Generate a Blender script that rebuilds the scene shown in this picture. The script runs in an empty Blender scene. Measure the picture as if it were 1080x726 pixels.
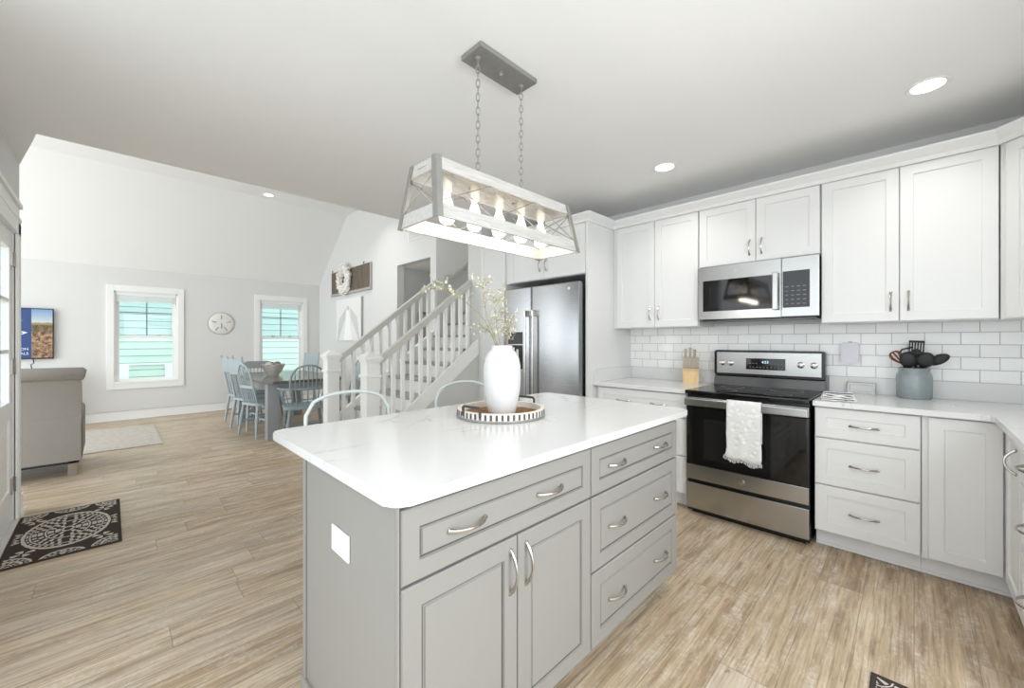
import bpy, bmesh, math, random
from mathutils import Vector, Matrix
PI = math.pi
scn = bpy.context.scene
C = scn.collection
rnd = random.Random(7)

# ------------------------------------------------------------------ camera, world, exposure
cam_d = bpy.data.cameras.new('camera'); cam = bpy.data.objects.new('camera', cam_d); C.objects.link(cam)
cam.location = (0, 0, 1.28); cam.rotation_euler = (PI/2, 0, math.radians(-45))
cam_d.sensor_width = 36; cam_d.lens = 36*424/1080; cam_d.shift_y = -3/1080
cam_d.clip_start = 0.05; cam_d.clip_end = 200
scn.camera = cam
vs = scn.view_settings
vs.view_transform = 'Standard'; vs.look = 'None'; vs.gamma = 1; vs.use_curve_mapping = False
vs.exposure = 0.0
world = bpy.data.worlds.new('sky'); scn.world = world; world.use_nodes = True
bg = world.node_tree.nodes['Background']; bg.inputs[0].default_value = (0.89, 0.95, 1.0, 1); bg.inputs[1].default_value = 2.35
scn.cycles.max_bounces = 10; scn.cycles.diffuse_bounces = 6; scn.cycles.glossy_bounces = 4
scn.cycles.transparent_max_bounces = 12; scn.cycles.sample_clamp_indirect = 4; scn.cycles.use_denoising = True
CAN_W, BULB_W = 2.6, .8
def fill_light(name, loc, rot, sx, sy, w, col=(.93, .97, 1)):
    L = bpy.data.lights.new(name, 'AREA'); L.shape = 'RECTANGLE'; L.size = sx; L.size_y = sy; L.energy = w; L.color = col
    o = bpy.data.objects.new(name, L); C.objects.link(o); o.location = loc; o.rotation_euler = [math.radians(a) for a in rot]
fill_light('fill_living', (-4.1, 6.6, 1.7), (0, -90, 0), 2.6, 4.4, 118)     # added fill light, brightens the living room from the left
fill_light('fill_kitchen', (.95, -1.3, 1.75), (60, 0, 0), 1.2, 1.1, 44)        # added fill light behind the camera for the aisle and base cabinets

# ------------------------------------------------------------------ material helpers
def lin(c):
    return tuple(((v/255)/12.92 if v/255 <= .04045 else ((v/255+.055)/1.055)**2.4) for v in c)
class NT:
    def __init__(s, m):
        s.t = m.node_tree; s.n = s.t.nodes; s.b = s.n['Principled BSDF']
    def link(s, a, b): s.t.links.new(a, b)
    def put(s, sock, v):
        if hasattr(v, 'is_output'): s.link(v, sock)
        else: sock.default_value = v
    def math(s, op, a, b=None, c=None):
        n = s.n.new('ShaderNodeMath'); n.operation = op
        s.put(n.inputs[0], a)
        if b is not None: s.put(n.inputs[1], b)
        if c is not None: s.put(n.inputs[2], c)
        return n.outputs[0]
    def mix(s, f, a, b, op='MIX'):
        n = s.n.new('ShaderNodeMix'); n.data_type = 'RGBA'; n.blend_type = op
        s.put(n.inputs[0], f)
        for i, v in ((6, a), (7, b)):
            s.put(n.inputs[i], v if hasattr(v, 'is_output') else (*v, 1))
        return n.outputs[2]
    def coord(s):
        n = s.n.new('ShaderNodeTexCoord'); return n.outputs['Object']
    def sep(s, v):
        n = s.n.new('ShaderNodeSeparateXYZ'); s.link(v, n.inputs[0]); return n.outputs
    def comb(s, x, y, z):
        n = s.n.new('ShaderNodeCombineXYZ')
        for i, v in enumerate((x, y, z)): s.put(n.inputs[i], v)
        return n.outputs[0]
    def noise(s, vec, scale, detail=4, rough=.55, dist=0):
        n = s.n.new('ShaderNodeTexNoise'); s.link(vec, n.inputs['Vector'])
        n.inputs['Scale'].default_value = scale; n.inputs['Detail'].default_value = detail
        n.inputs['Roughness'].default_value = rough; n.inputs['Distortion'].default_value = dist
        return n.outputs[0]
    def white(s, vec):
        n = s.n.new('ShaderNodeTexWhiteNoise'); n.noise_dimensions = '3D'; s.link(vec, n.inputs[0]); return n.outputs[0]
    def ramp(s, f, a, b):
        n = s.n.new('ShaderNodeMapRange'); s.put(n.inputs[0], f)
        n.inputs[1].default_value = a; n.inputs[2].default_value = b; n.clamp = True
        return n.outputs[0]
    def bump(s, h, st=.2, dist=.01):
        n = s.n.new('ShaderNodeBump'); n.inputs['Strength'].default_value = st; n.inputs['Distance'].default_value = dist
        s.link(h, n.inputs['Height']); s.link(n.outputs[0], s.b.inputs['Normal'])
    def scale(s, v, sx, sy, sz):
        n = s.n.new('ShaderNodeVectorMath'); n.operation = 'MULTIPLY'; s.link(v, n.inputs[0]); n.inputs[1].default_value = (sx, sy, sz)
        return n.outputs[0]
def mat(name, col, rough=.5, metal=0, spec=.5, emit=None, estr=0, var=0.03, vscale=6, bump=0, bscale=60):
    m = bpy.data.materials.new(name); m.use_nodes = True
    t = NT(m); b = t.b
    c = lin(col)
    b.inputs['Roughness'].default_value = rough; b.inputs['Metallic'].default_value = metal
    b.inputs['Specular IOR Level'].default_value = spec
    v = t.coord()
    if var:
        f = t.noise(v, vscale, 3)
        t.link(t.mix(f, tuple(max(0, x*(1-var)) for x in c), tuple(min(1, x*(1+var)) for x in c)), b.inputs['Base Color'])
    else: b.inputs['Base Color'].default_value = (*c, 1)
    if bump: t.bump(t.noise(v, bscale, 5), bump, .004)
    if emit:
        b.inputs['Emission Color'].default_value = (*lin(emit), 1); b.inputs['Emission Strength'].default_value = estr
    return m
def mat_fn(name, rough=.5, metal=0, spec=.5):
    m = bpy.data.materials.new(name); m.use_nodes = True; t = NT(m)
    t.b.inputs['Roughness'].default_value = rough; t.b.inputs['Metallic'].default_value = metal; t.b.inputs['Specular IOR Level'].default_value = spec
    return m, t

# ---- floor: weathered vinyl planks running along X
def mk_floor():
    m, t = mat_fn('plank_floor', .42, 0, .35)
    v = t.coord(); x, y, z = t.sep(v)
    W, L = .182, 1.22
    fy = t.math('DIVIDE', y, W); row = t.math('FLOOR', fy)
    off = t.math('MULTIPLY', t.white(t.comb(row, 3.3, 1.7)), L)
    fx = t.math('DIVIDE', t.math('ADD', x, off), L); col = t.math('FLOOR', fx)
    r = t.white(t.comb(row, col, 5.1)); r2 = t.white(t.comb(row, col, 9.4))
    sh = t.math('MULTIPLY', r, 37.0)
    gv = t.comb(t.math('ADD', x, sh), t.math('ADD', y, t.math('MULTIPLY', r2, 11.0)), 0.0)
    g1 = t.noise(t.scale(gv, .8, 12, 1), 1.6, 7, .70, .4)
    g2 = t.noise(t.scale(gv, 1.5, 6, 1), 2.2, 9, .78, .4)
    g3 = t.noise(t.scale(gv, 1.9, 62, 1), 1.6, 5, .62, .3)
    g4 = t.noise(t.scale(gv, 60, 26, 1), 1.0, 3, .6)
    c = t.mix(t.ramp(g1, .34, .68), lin((158, 138, 113)), lin((219, 200, 172)))
    tone = t.mix(r, lin((226, 217, 206)), lin((255, 255, 255)))
    c = t.mix(.85, c, tone, 'MULTIPLY')
    c = t.mix(t.math('MULTIPLY', t.ramp(r2, .55, .95), .25), c, lin((212, 205, 194)))
    # worn pale patches, saw marks, dark grain dashes and scratches
    pale = t.math('MULTIPLY', t.ramp(g2, .48, .60), t.math('ADD', .35, t.math('MULTIPLY', t.ramp(g4, .42, .6), .4)))
    c = t.mix(pale, c, lin((216, 205, 189)))
    c = t.mix(t.math('MULTIPLY', t.ramp(g3, .50, .66), .6), c, lin((122, 104, 86)))
    dark = t.math('MULTIPLY', t.ramp(g2, .42, .32), t.ramp(g3, .44, .58))
    c = t.mix(t.math('MULTIPLY', dark, .85), c, lin((98, 84, 70)))
    knot = t.math('MULTIPLY', t.ramp(t.noise(t.scale(gv, 3, 7, 1), 2.0, 3), .70, .76), .55)
    c = t.mix(knot, c, lin((104, 88, 72)))
    ey = t.math('MINIMUM', t.math('FRACT', fy), t.math('SUBTRACT', 1, t.math('FRACT', fy)))
    ex = t.math('MINIMUM', t.math('FRACT', fx), t.math('SUBTRACT', 1, t.math('FRACT', fx)))
    e = t.math('MINIMUM', t.math('MULTIPLY', ey, W), t.math('MULTIPLY', ex, L))
    c = t.mix(t.math('MULTIPLY', t.ramp(e, .0024, .0006), .5), c, lin((92, 80, 68)))
    t.link(c, t.b.inputs['Base Color'])
    h = t.math('ADD', t.math('MULTIPLY', g2, .5), t.ramp(e, 0, .003))
    t.bump(h, .12, .004)
    return m
def mk_tile():
    m, t = mat_fn('subway_tile', .12, 0, .6)
    v = t.coord(); x, y, z = t.sep(v)
    rz = t.math('DIVIDE', t.math('SUBTRACT', z, 1.025), .0777); row = t.math('FLOOR', rz)
    odd = t.math('MULTIPLY', t.math('FLOORED_MODULO', t.math('ADD', row, 1), 2), .5)
    hz = t.math('ADD', y, x)
    fx = t.math('ADD', t.math('DIVIDE', t.math('SUBTRACT', t.math('ADD', hz, 10.0), 3.75-.095), .157), odd); col = t.math('FLOOR', fx)
    ez = t.math('MINIMUM', t.math('FRACT', rz), t.math('SUBTRACT', 1, t.math('FRACT', rz)))
    ex = t.math('MINIMUM', t.math('FRACT', fx), t.math('SUBTRACT', 1, t.math('FRACT', fx)))
    e = t.math('MINIMUM', t.math('MULTIPLY', ez, .0777), t.math('MULTIPLY', ex, .157))
    g = t.ramp(e, .0018, .0009)
    r = t.white(t.comb(row, col, 2))
    c = t.mix(r, lin((240, 240, 238)), lin((247, 247, 245)))
    t.link(t.mix(g, c, lin((150, 148, 144))), t.b.inputs['Base Color'])
    t.link(t.math('ADD', .12, t.math('MULTIPLY', g, .6)), t.b.inputs['Roughness'])
    wob = t.noise(v, 9, 2)
    t.bump(t.math('ADD', t.ramp(e, .0008, .006), t.math('MULTIPLY', wob, .5)), .25, .003)
    return m
def mk_quartz(name):
    m, t = mat_fn(name, .14, 0, .5)
    v = t.coord()
    w = t.noise(t.scale(v, 1.1, 2.6, 1), 1.3, 5, .6, .8)
    a = t.math('ABSOLUTE', t.math('SUBTRACT', w, .5))
    vein = t.ramp(a, .016, .001)
    msk = t.ramp(t.noise(v, 1.7, 2), .48, .66)
    f = t.math('MULTIPLY', t.math('MULTIPLY', vein, msk), .6)
    t.link(t.mix(f, lin((223, 223, 222)), lin((160, 158, 154))), t.b.inputs['Base Color'])
    return m
def mk_steel(name, col=(190, 191, 192), rough=.24, axis='z'):
    m, t = mat_fn(name, rough, 1)
    v = t.coord()
    s = {'z': (300, 300, 3), 'x': (3, 300, 300), 'y': (300, 3, 300), 'h': (4, 4, 300)}[axis]
    n = t.noise(t.scale(v, *s), 1, 3)
    c = lin(col)
    t.link(t.mix(n, tuple(x*.93 for x in c), tuple(min(1, x*1.06) for x in c)), t.b.inputs['Base Color'])
    t.link(t.math('ADD', rough-.05, t.math('MULTIPLY', n, .1)), t.b.inputs['Roughness'])
    return m
def mk_rug(name, hx, hy):
    m, t = mat_fn(name, .95, 0, .1)
    v = t.coord(); x, y, z = t.sep(v)
    wob = t.math('MULTIPLY', t.math('SUBTRACT', t.noise(v, 40, 3), .5), .012)
    ax = t.math('ABSOLUTE', x); ay = t.math('ABSOLUTE', y)
    def rad(cx, cy, kx=1., ky=1.):
        dx = t.math('MULTIPLY', t.math('SUBTRACT', ax, cx), kx); dy = t.math('MULTIPLY', t.math('SUBTRACT', ay, cy), ky)
        return t.math('ADD', t.math('SQRT', t.math('ADD', t.math('MULTIPLY', dx, dx), t.math('MULTIPLY', dy, dy))), wob), t.math('ARCTAN2', dy, dx)
    def band(r, a, b):
        return t.math('MULTIPLY', t.math('GREATER_THAN', r, a), t.math('LESS_THAN', r, b))
    def petals(r, th, k, a, b):
        w = t.math('GREATER_THAN', t.math('SINE', t.math('MULTIPLY', th, k)), .1)
        return t.math('MULTIPLY', w, band(r, a, b))
    k = hx/.255 if hx < hy else 1.0
    kx, ky = (1, .62) if hx < hy else (.62, 1)
    r0, t0 = rad(0, 0, kx, ky)
    mx = lambda *a: a[0] if len(a) == 1 else t.math('MAXIMUM', a[0], mx(*a[1:]))
    p = mx(band(r0, .188, .204), band(r0, .164, .170), band(r0, .098, .106), band(r0, .020, .030),
           petals(r0, t0, 8, .034, .060), petals(r0, t0, 16, .066, .094), petals(r0, t0, 20, .112, .134), petals(r0, t0, 28, .138, .160), petals(r0, t0, 36, .174, .184))
    for (cx, cy) in ((hx*.97, hy*.97), (hx*1.0, 0.0), (0.0, hy*1.0)):
        r1, t1 = rad(cx, cy)
        q = mx(band(r1, .082, .096), band(r1, .052, .058), petals(r1, t1, 8, .012, .046), petals(r1, t1, 16, .062, .078))
        if cy > 0 and cx > 0: q = mx(q, band(r1, .118, .130), petals(r1, t1, 24, .102, .114))
        p = mx(p, t.math('MULTIPLY', q, t.math('GREATER_THAN', r0, .21)))
    r2, t2 = rad(hx*.66, hy*.62)
    p = mx(p, t.math('MULTIPLY', petals(r2, t2, 4, .010, .050), t.math('GREATER_THAN', r0, .208)))
    p = t.math('MULTIPLY', p, t.math('GREATER_THAN', t.math('ADD', r0, 0), .012))
    edge = t.math('MULTIPLY', t.math('LESS_THAN', ax, hx-.018), t.math('LESS_THAN', ay, hy-.018))
    p = t.math('MULTIPLY', p, edge)
    f = t.noise(v, 160, 3)
    c = t.mix(p, lin((70, 62, 58)), lin((205, 198, 186)))
    t.link(t.mix(.35, c, t.mix(f, (.3, .3, .3), (1, 1, 1)), 'MULTIPLY'), t.b.inputs['Base Color'])
    t.bump(f, .5, .004)
    return m
def mk_siding():
    m, t = mat_fn('mint_siding', .6, 0, .3)
    v = t.coord()
    n = t.noise(t.scale(v, 2, 2, 20), 3, 3)
    t.link(t.mix(n, lin((200, 226, 212)), lin((210, 233, 221))), t.b.inputs['Base Color'])
    return m
def mk_glass(name, tint=(1, 1, 1), refl=.08):
    m = bpy.data.materials.new(name); m.use_nodes = True; t = m.node_tree
    t.nodes.clear(); o = t.nodes.new('ShaderNodeOutputMaterial'); mx = t.nodes.new('ShaderNodeMixShader')
    tr = t.nodes.new('ShaderNodeBsdfTransparent'); tr.inputs[0].default_value = (*tint, 1)
    gl = t.nodes.new('ShaderNodeBsdfGlossy'); gl.inputs['Roughness'].default_value = .02
    mx.inputs[0].default_value = refl
    t.links.new(tr.outputs[0], mx.inputs[1]); t.links.new(gl.outputs[0], mx.inputs[2]); t.links.new(mx.outputs[0], o.inputs[0])
    return m
def mk_towel():
    m, t = mat_fn('white_towel', .95, 0, .1)
    v = t.coord(); x, y, z = t.sep(v)
    ck = t.noise(t.scale(v, 1, 90, 90), 1.0, 3)
    vo = t.n.new('ShaderNodeTexVoronoi'); t.link(t.scale(v, 1, 26, 26), vo.inputs['Vector']); vo.inputs['Scale'].default_value = 1
    f = t.ramp(vo.outputs[0], .15, .5)
    t.link(t.mix(f, lin((236, 236, 234)), lin((224, 224, 222))), t.b.inputs['Base Color'])
    t.bump(t.math('ADD', ck, f), .6, .006)
    return m
def mk_wood(name, a, b, sx=1, sy=18, sz=18, rough=.6):
    m, t = mat_fn(name, rough, 0, .3)
    v = t.coord(); n = t.noise(t.scale(v, sx, sy, sz), 3, 6, .65, .7)
    t.link(t.mix(t.ramp(n, .3, .7), lin(a), lin(b)), t.b.inputs['Base Color']); t.bump(n, .2, .004)
    return m
def mk_tv_photo():
    m, t = mat_fn('tv_beach_photo', .3)
    v = t.coord(); x, y, z = t.sep(v)
    n = t.noise(t.scale(v, 1, 1, 1), 26, 5, .7)
    sky = t.mix(t.ramp(z, .52, .74), lin((188, 198, 196)), lin((96, 140, 186)))
    sand = t.mix(t.ramp(n, .4, .62), lin((70, 50, 38)), lin((184, 146, 106)))
    dune = t.mix(t.ramp(n, .4, .6), lin((58, 56, 30)), lin((128, 104, 60)))
    c = t.mix(t.math('GREATER_THAN', z, .40), sand, dune)
    c = t.mix(t.math('GREATER_THAN', z, .50), c, lin((150, 128, 84)))
    c = t.mix(t.math('GREATER_THAN', t.math('ADD', z, t.math('MULTIPLY', n, .03)), .545), c, sky)
    t.link(c, t.b.inputs['Base Color']); t.link(c, t.b.inputs['Emission Color']); t.b.inputs['Emission Strength'].default_value = .08
    return m

M = dict(
 floor=mk_floor(), tile=mk_tile(), quartz=mk_quartz('quartz_white'),
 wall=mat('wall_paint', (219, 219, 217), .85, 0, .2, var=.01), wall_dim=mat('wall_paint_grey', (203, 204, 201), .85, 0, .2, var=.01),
 ceil=mat('ceiling_paint', (240, 240, 239), .9, 0, .2, var=.01), white=mat('white_trim', (238, 238, 236), .45, 0, .4, var=.01),
 cab=mat('white_cabinet', (226, 226, 225), .38, 0, .45, var=.01), cabin=mat('cabinet_gap', (120, 120, 118), .7, var=.02),
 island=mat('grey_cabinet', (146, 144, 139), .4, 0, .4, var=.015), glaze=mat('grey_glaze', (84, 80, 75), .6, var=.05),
 steel=mk_steel('stainless', (182, 182, 180), axis='h'), steelreflect=mk_steel('stainless_dark_reflection', (118, 120, 124), .14, 'h'), steelv=mk_steel('stainless_fridge', (156, 157, 158), .26, 'h'), chrome=mk_steel('nickel', (196, 192, 186), .22, 'z'),
 black=mat('black_enamel', (14, 14, 15), .18, 0, .5, var=.05), blackglass=mat('black_glass', (8, 8, 9), .05, 0, .6, var=.02),
 darkglass=mat('oven_window', (24, 24, 25), .06, 0, .6, var=.05), rubber=mat('black_plastic', (30, 30, 31), .5, var=.05),
 darkgrey=mat('fridge_side', (62, 63, 64), .5, var=.04),
 towel=mk_towel(), cloth=mat('cloth_white', (232, 230, 226), .95, 0, .1, var=.06, vscale=40, bump=.5, bscale=120), clothblue=mat('cloth_stripe', (86, 94, 120), .95, 0, .1),
 blade=mk_wood('knife_block_wood', (206, 174, 126), (232, 204, 160), 12, 12, 2, .5), knife=mat('knife_handle', (188, 178, 163), .4, var=.05),
 crock=mat('crock_glaze', (146, 156, 158), .18, 0, .6, var=.14, vscale=25), red=mat('red_rubber', (126, 52, 40), .5, var=.08),
 vase=mat('white_ceramic', (216, 216, 216), .16, 0, .5, var=.01), traywood=mk_wood('tray_wood', (116, 82, 48), (164, 122, 76), 3, 18, 1),
 bone=mat('bone_inlay', (230, 226, 218), .45, var=.04, vscale=40), iron=mat('dark_iron', (78, 74, 72), .45, .6, var=.1), greyinlay=mat('dark_inlay', (84, 80, 78), .6, var=.15, vscale=60),
 twig=mat('twig', (150, 136, 108), .8, var=.1), leaf=mat('pale_leaf', (196, 196, 176), .7, 0, .2, var=.15, vscale=30), bud=mat('pale_bud', (214, 210, 188), .7, 0, .2, var=.1),
 lampwood=mk_wood('whitewashed_wood', (176, 174, 170), (206, 204, 200), 3, 30, 30), galv=mat('galvanised', (150, 149, 145), .5, .45, var=.12, vscale=30),
 socket=mat('socket_white', (224, 216, 202), .5, var=.03), bulb=mat('bulb_glow', (255, 244, 226), .3, emit=(255, 226, 184), estr=9, var=0), can=mat('can_lens', (255, 252, 246), .4, emit=(255, 248, 238), estr=6, var=0),
 bluechair=mat('pale_blue_paint', (168, 180, 184), .5, 0, .4, var=.08, vscale=20), tealchair=mat('grey_teal_paint', (136, 149, 154), .5, 0, .4, var=.08, vscale=20), greychair=mat('grey_paint', (152, 157, 159), .5, var=.08, vscale=20),
 stool=mat('stool_paint', (200, 205, 204), .45, var=.05, vscale=20),
 tabletop=mk_wood('table_top', (92, 86, 84), (122, 114, 110), 12, 2, 2, .22), tableleg=mat('table_grey', (150, 155, 157), .5, var=.05),
 shell=mat('stone_bowl', (200, 195, 188), .7, var=.15, vscale=40, bump=.4), orb=mat('orb_grey', (120, 112, 104), .7, var=.25, vscale=50), orb2=mat('orb_pale', (196, 188, 176), .7, var=.2, vscale=50),
 fabric=mat('grey_upholstery', (154, 150, 143), .95, 0, .1, var=.06, vscale=60, bump=.3, bscale=300), foot=mat('recliner_foot', (140, 128, 116), .5),
 rug=mk_rug('door_mat_pattern', .255, .48), mat2=mk_rug('kitchen_mat_pattern', .46, .235), paleRug=mat('pale_rug', (190, 184, 175), .95, 0, .1, var=.3, vscale=22, bump=.4),
 glass=mk_glass('window_glass', (.96, .98, .98), .012), glassblue=mk_glass('window_glass_screened', (.84, .88, .91), .012), bulbglass=mat('bulb_glass', (255, 246, 230), .3, emit=(255, 236, 208), estr=2.2, var=0), siding=mk_siding(), sidetrim=mat('siding_trim', (240, 244, 242), .6),
 tvblack=mat('tv_bezel', (16, 17, 20), .3), tvblue=mat('tv_blue_screen', (30, 62, 116), .3, emit=(36, 74, 134), estr=.08, var=.04), tvphoto=mk_tv_photo(), tvwhite=mat('tv_white_mark', (216, 228, 240), .3, emit=(216, 228, 240), estr=.1, var=0),
 barn=mk_wood('barn_board', (86, 76, 66), (122, 110, 96), 8, 8, 1), wreath=mat('wreath_white', (238, 236, 230), .8, var=.15, vscale=40), canvas=mat('angel_canvas', (232, 232, 230), .9, var=.02), angel=mat('angel_white', (246, 246, 245), .9, var=.02), angelwing=mat('angel_wing_grey', (208, 208, 205), .9, var=.25, vscale=25),
 canvasedge=mat('canvas_edge', (170, 168, 164), .8), clockface=mat('sand_dollar', (226, 225, 220), .8, var=.06, vscale=15), clockmark=mat('sand_dollar_mark', (160, 154, 142), .8),
 rail=mat('greige_rail', (200, 198, 192), .45, var=.02), tread=mk_wood('tread_wood', (150, 146, 140), (176, 172, 166), 12, 2, 2, .4),
 plug=mat('plug_white', (222, 220, 226), .4, var=.03), display=mat('display_glow', (190, 220, 235), .4, emit=(190, 224, 240), estr=1.2, var=0), button=mat('button_grey', (120, 122, 124), .4),
 framewood=mat('hall_frame', (120, 104, 86), .6), photo=mat('hall_print', (168, 160, 148), .7, var=.3, vscale=20), bounce=mat('bounce_white', (236, 236, 234), .8), deck=mat('deck', (180, 176, 170), .8),
)

# ------------------------------------------------------------------ mesh helpers
class MB:
    def __init__(s): s.bm = bmesh.new()
    def box(s, x0, y0, z0, x1, y1, z1, bev=0, seg=2, mt=None):
        b = bmesh.new(); bmesh.ops.create_cube(b, size=1)
        for v in b.verts:
            v.co = Vector(((x0+x1)/2+v.co.x*(x1-x0), (y0+y1)/2+v.co.y*(y1-y0), (z0+z1)/2+v.co.z*(z1-z0)))
        if bev: bmesh.ops.bevel(b, geom=b.edges[:], offset=min(bev, .49*min(abs(x1-x0), abs(y1-y0), abs(z1-z0))), segments=seg, affect='EDGES', profile=.6)
        s._merge(b, mt); return s
    def _merge(s, b, mt=None):
        if mt is not None: bmesh.ops.transform(b, matrix=mt, verts=b.verts)
        vm = {}
        for v in b.verts: vm[v] = s.bm.verts.new(v.co)
        for f in b.faces:
            try: s.bm.faces.new([vm[v] for v in f.verts])
            except ValueError: pass
        b.free()
    def tube(s, pts, r, seg=8, closed=False, flat=1.0):
        pts = [Vector(p) for p in pts]; n = len(pts)
        rs = r if isinstance(r, (list, tuple)) else [r]*n
        rings = []; up = None
        for i, p in enumerate(pts):
            if closed: d = pts[(i+1) % n]-pts[i-1]
            else: d = pts[min(i+1, n-1)]-pts[max(i-1, 0)]
            d.normalize()
            if up is None:
                up = Vector((0, 0, 1)) if abs(d.z) < .9 else Vector((1, 0, 0))
            a = d.cross(up)
            if a.length < 1e-4: a = d.cross(Vector((0, 1, 0)))
            a.normalize(); u = a.cross(d); u.normalize(); up = u
            rings.append([s.bm.verts.new(p + (a*math.cos(2*PI*k/seg) + u*math.sin(2*PI*k/seg)*flat)*rs[i]) for k in range(seg)])
        m = n if closed else n-1
        for i in range(m):
            A, B = rings[i], rings[(i+1) % n]
            for k in range(seg): s.bm.faces.new((A[k], A[(k+1) % seg], B[(k+1) % seg], B[k]))
        if not closed:
            s.bm.faces.new(rings[0][::-1]); s.bm.faces.new(rings[-1])
        return s
    def lathe(s, prof, c=(0, 0, 0), seg=32, mt=None, caps=True):
        b = bmesh.new(); rings = []
        for r, z in prof:
            if r < 1e-5: rings.append([b.verts.new((0, 0, z))])
            else: rings.append([b.verts.new((r*math.cos(2*PI*k/seg), r*math.sin(2*PI*k/seg), z)) for k in range(seg)])
        for A, B in zip(rings, rings[1:]):
            for k in range(seg):
                a0, a1 = A[k % len(A)], A[(k+1) % seg % len(A)]; b0, b1 = B[k % len(B)], B[(k+1) % seg % len(B)]
                f = [a0]
                for v in (a1, b1, b0):
                    if v not in f: f.append(v)
                if len(f) > 2: b.faces.new(f)
        if len(rings[0]) > 1 and caps: b.faces.new(rings[0][::-1])
        if len(rings[-1]) > 1 and caps: b.faces.new(rings[-1])
        s._merge(b, Matrix.Translation(c) @ (mt if mt is not None else Matrix())); return s
    def prism(s, poly, lo, hi, axis='z', mt=None):
        b = bmesh.new()
        def P(p, h): return {'z': (p[0], p[1], h), 'y': (p[0], h, p[1]), 'x': (h, p[0], p[1])}[axis]
        A = [b.verts.new(P(p, lo)) for p in poly]; B = [b.verts.new(P(p, hi)) for p in poly]
        n = len(poly)
        for i in range(n): b.faces.new((A[i], A[(i+1) % n], B[(i+1) % n], B[i]))
        b.faces.new(A[::-1]); b.faces.new(B)
        bmesh.ops.recalc_face_normals(b, faces=b.faces[:])
        s._merge(b, mt); return s
    def panel(s, x0, z0, x1, z1, rings, back, mt=None):
        """front facing -Y: nested rectangles (inset, y), back at y=back"""
        b = bmesh.new(); R = []
        for ins, y in [(0, back)] + list(rings):
            R.append([b.verts.new((x0+ins, y, z0+ins)), b.verts.new((x1-ins, y, z0+ins)), b.verts.new((x1-ins, y, z1-ins)), b.verts.new((x0+ins, y, z1-ins))])
        for A, B in zip(R, R[1:]):
            for k in range(4): b.faces.new((A[k], A[(k+1) % 4], B[(k+1) % 4], B[k]))
        b.faces.new(R[0][::-1]); b.faces.new(R[-1])
        bmesh.ops.recalc_face_normals(b, faces=b.faces[:])
        s._merge(b, mt); return s
    def ico(s, c, r, sub=2, sc=(1, 1, 1), mt=None):
        b = bmesh.new(); bmesh.ops.create_icosphere(b, subdivisions=sub, radius=r)
        for v in b.verts: v.co = Vector((v.co.x*sc[0], v.co.y*sc[1], v.co.z*sc[2]))
        if mt is not None: bmesh.ops.transform(b, matrix=mt, verts=b.verts)
        s._merge(b, Matrix.Translation(c)); return s
    def xf(s, mt): bmesh.ops.transform(s.bm, matrix=mt, verts=s.bm.verts); return s
    def build(s, name, m, parent=None, smooth=False, ang=40):
        me = bpy.data.meshes.new(name); bmesh.ops.recalc_face_normals(s.bm, faces=s.bm.faces[:])
        s.bm.to_mesh(me); s.bm.free()
        o = bpy.data.objects.new(name, me); C.objects.link(o); me.materials.append(m)
        if parent is not None: o.parent = parent
        if smooth:
            for p in me.polygons: p.use_smooth = True
            try: me.set_sharp_from_angle(angle=math.radians(ang))
            except Exception: pass
        return o
def font_mesh(o, par):
    dg_ = bpy.context.evaluated_depsgraph_get(); me = bpy.data.meshes.new_from_object(o.evaluated_get(dg_)); n = o.name; cu = o.data
    q = bpy.data.objects.new('x', me); C.objects.link(q); q.parent = par; q.location = o.location; q.rotation_euler = o.rotation_euler
    bpy.data.objects.remove(o); bpy.data.curves.remove(cu); q.name = n; return q
def tag(o, label, cat, group=None, kind=None):
    o['label'] = label; o['category'] = cat
    if group: o['group'] = group
    if kind: o['kind'] = kind
    return o
def thing(name, label, cat, loc=(0, 0, 0), rz=0, group=None, rot=None):
    o = bpy.data.objects.new(name, None); C.objects.link(o); o.empty_display_size = .1
    o.location = loc; o.rotation_euler = rot if rot else (0, 0, math.radians(rz))
    return tag(o, label, cat, group)
def struct(name, mb, m, smooth=False, parent=None, label=None):
    o = mb.build(name, m, parent, smooth); 
    if parent is None: o['kind'] = 'structure'; o['category'] = 'room'; o['label'] = label or name
    return o
def dup(root, loc, rz, label=None, group=None):
    r = root.copy(); C.objects.link(r); r.location = loc; r.rotation_euler = (0, 0, math.radians(rz))
    if label: r['label'] = label
    if group: r['group'] = group
    for ch in list(root.children):
        c = ch.copy(); C.objects.link(c); c.parent = r
        for g in ch.children:
            d = g.copy(); C.objects.link(d); d.parent = c
    return r
def T(x, y, z): return Matrix.Translation((x, y, z))
def RZ(a): return Matrix.Rotation(math.radians(a), 4, 'Z')
def RX(a): return Matrix.Rotation(math.radians(a), 4, 'X')
def RY(a): return Matrix.Rotation(math.radians(a), 4, 'Y')
def arc(n, f): return [f(i/(n-1)) for i in range(n)]

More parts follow.
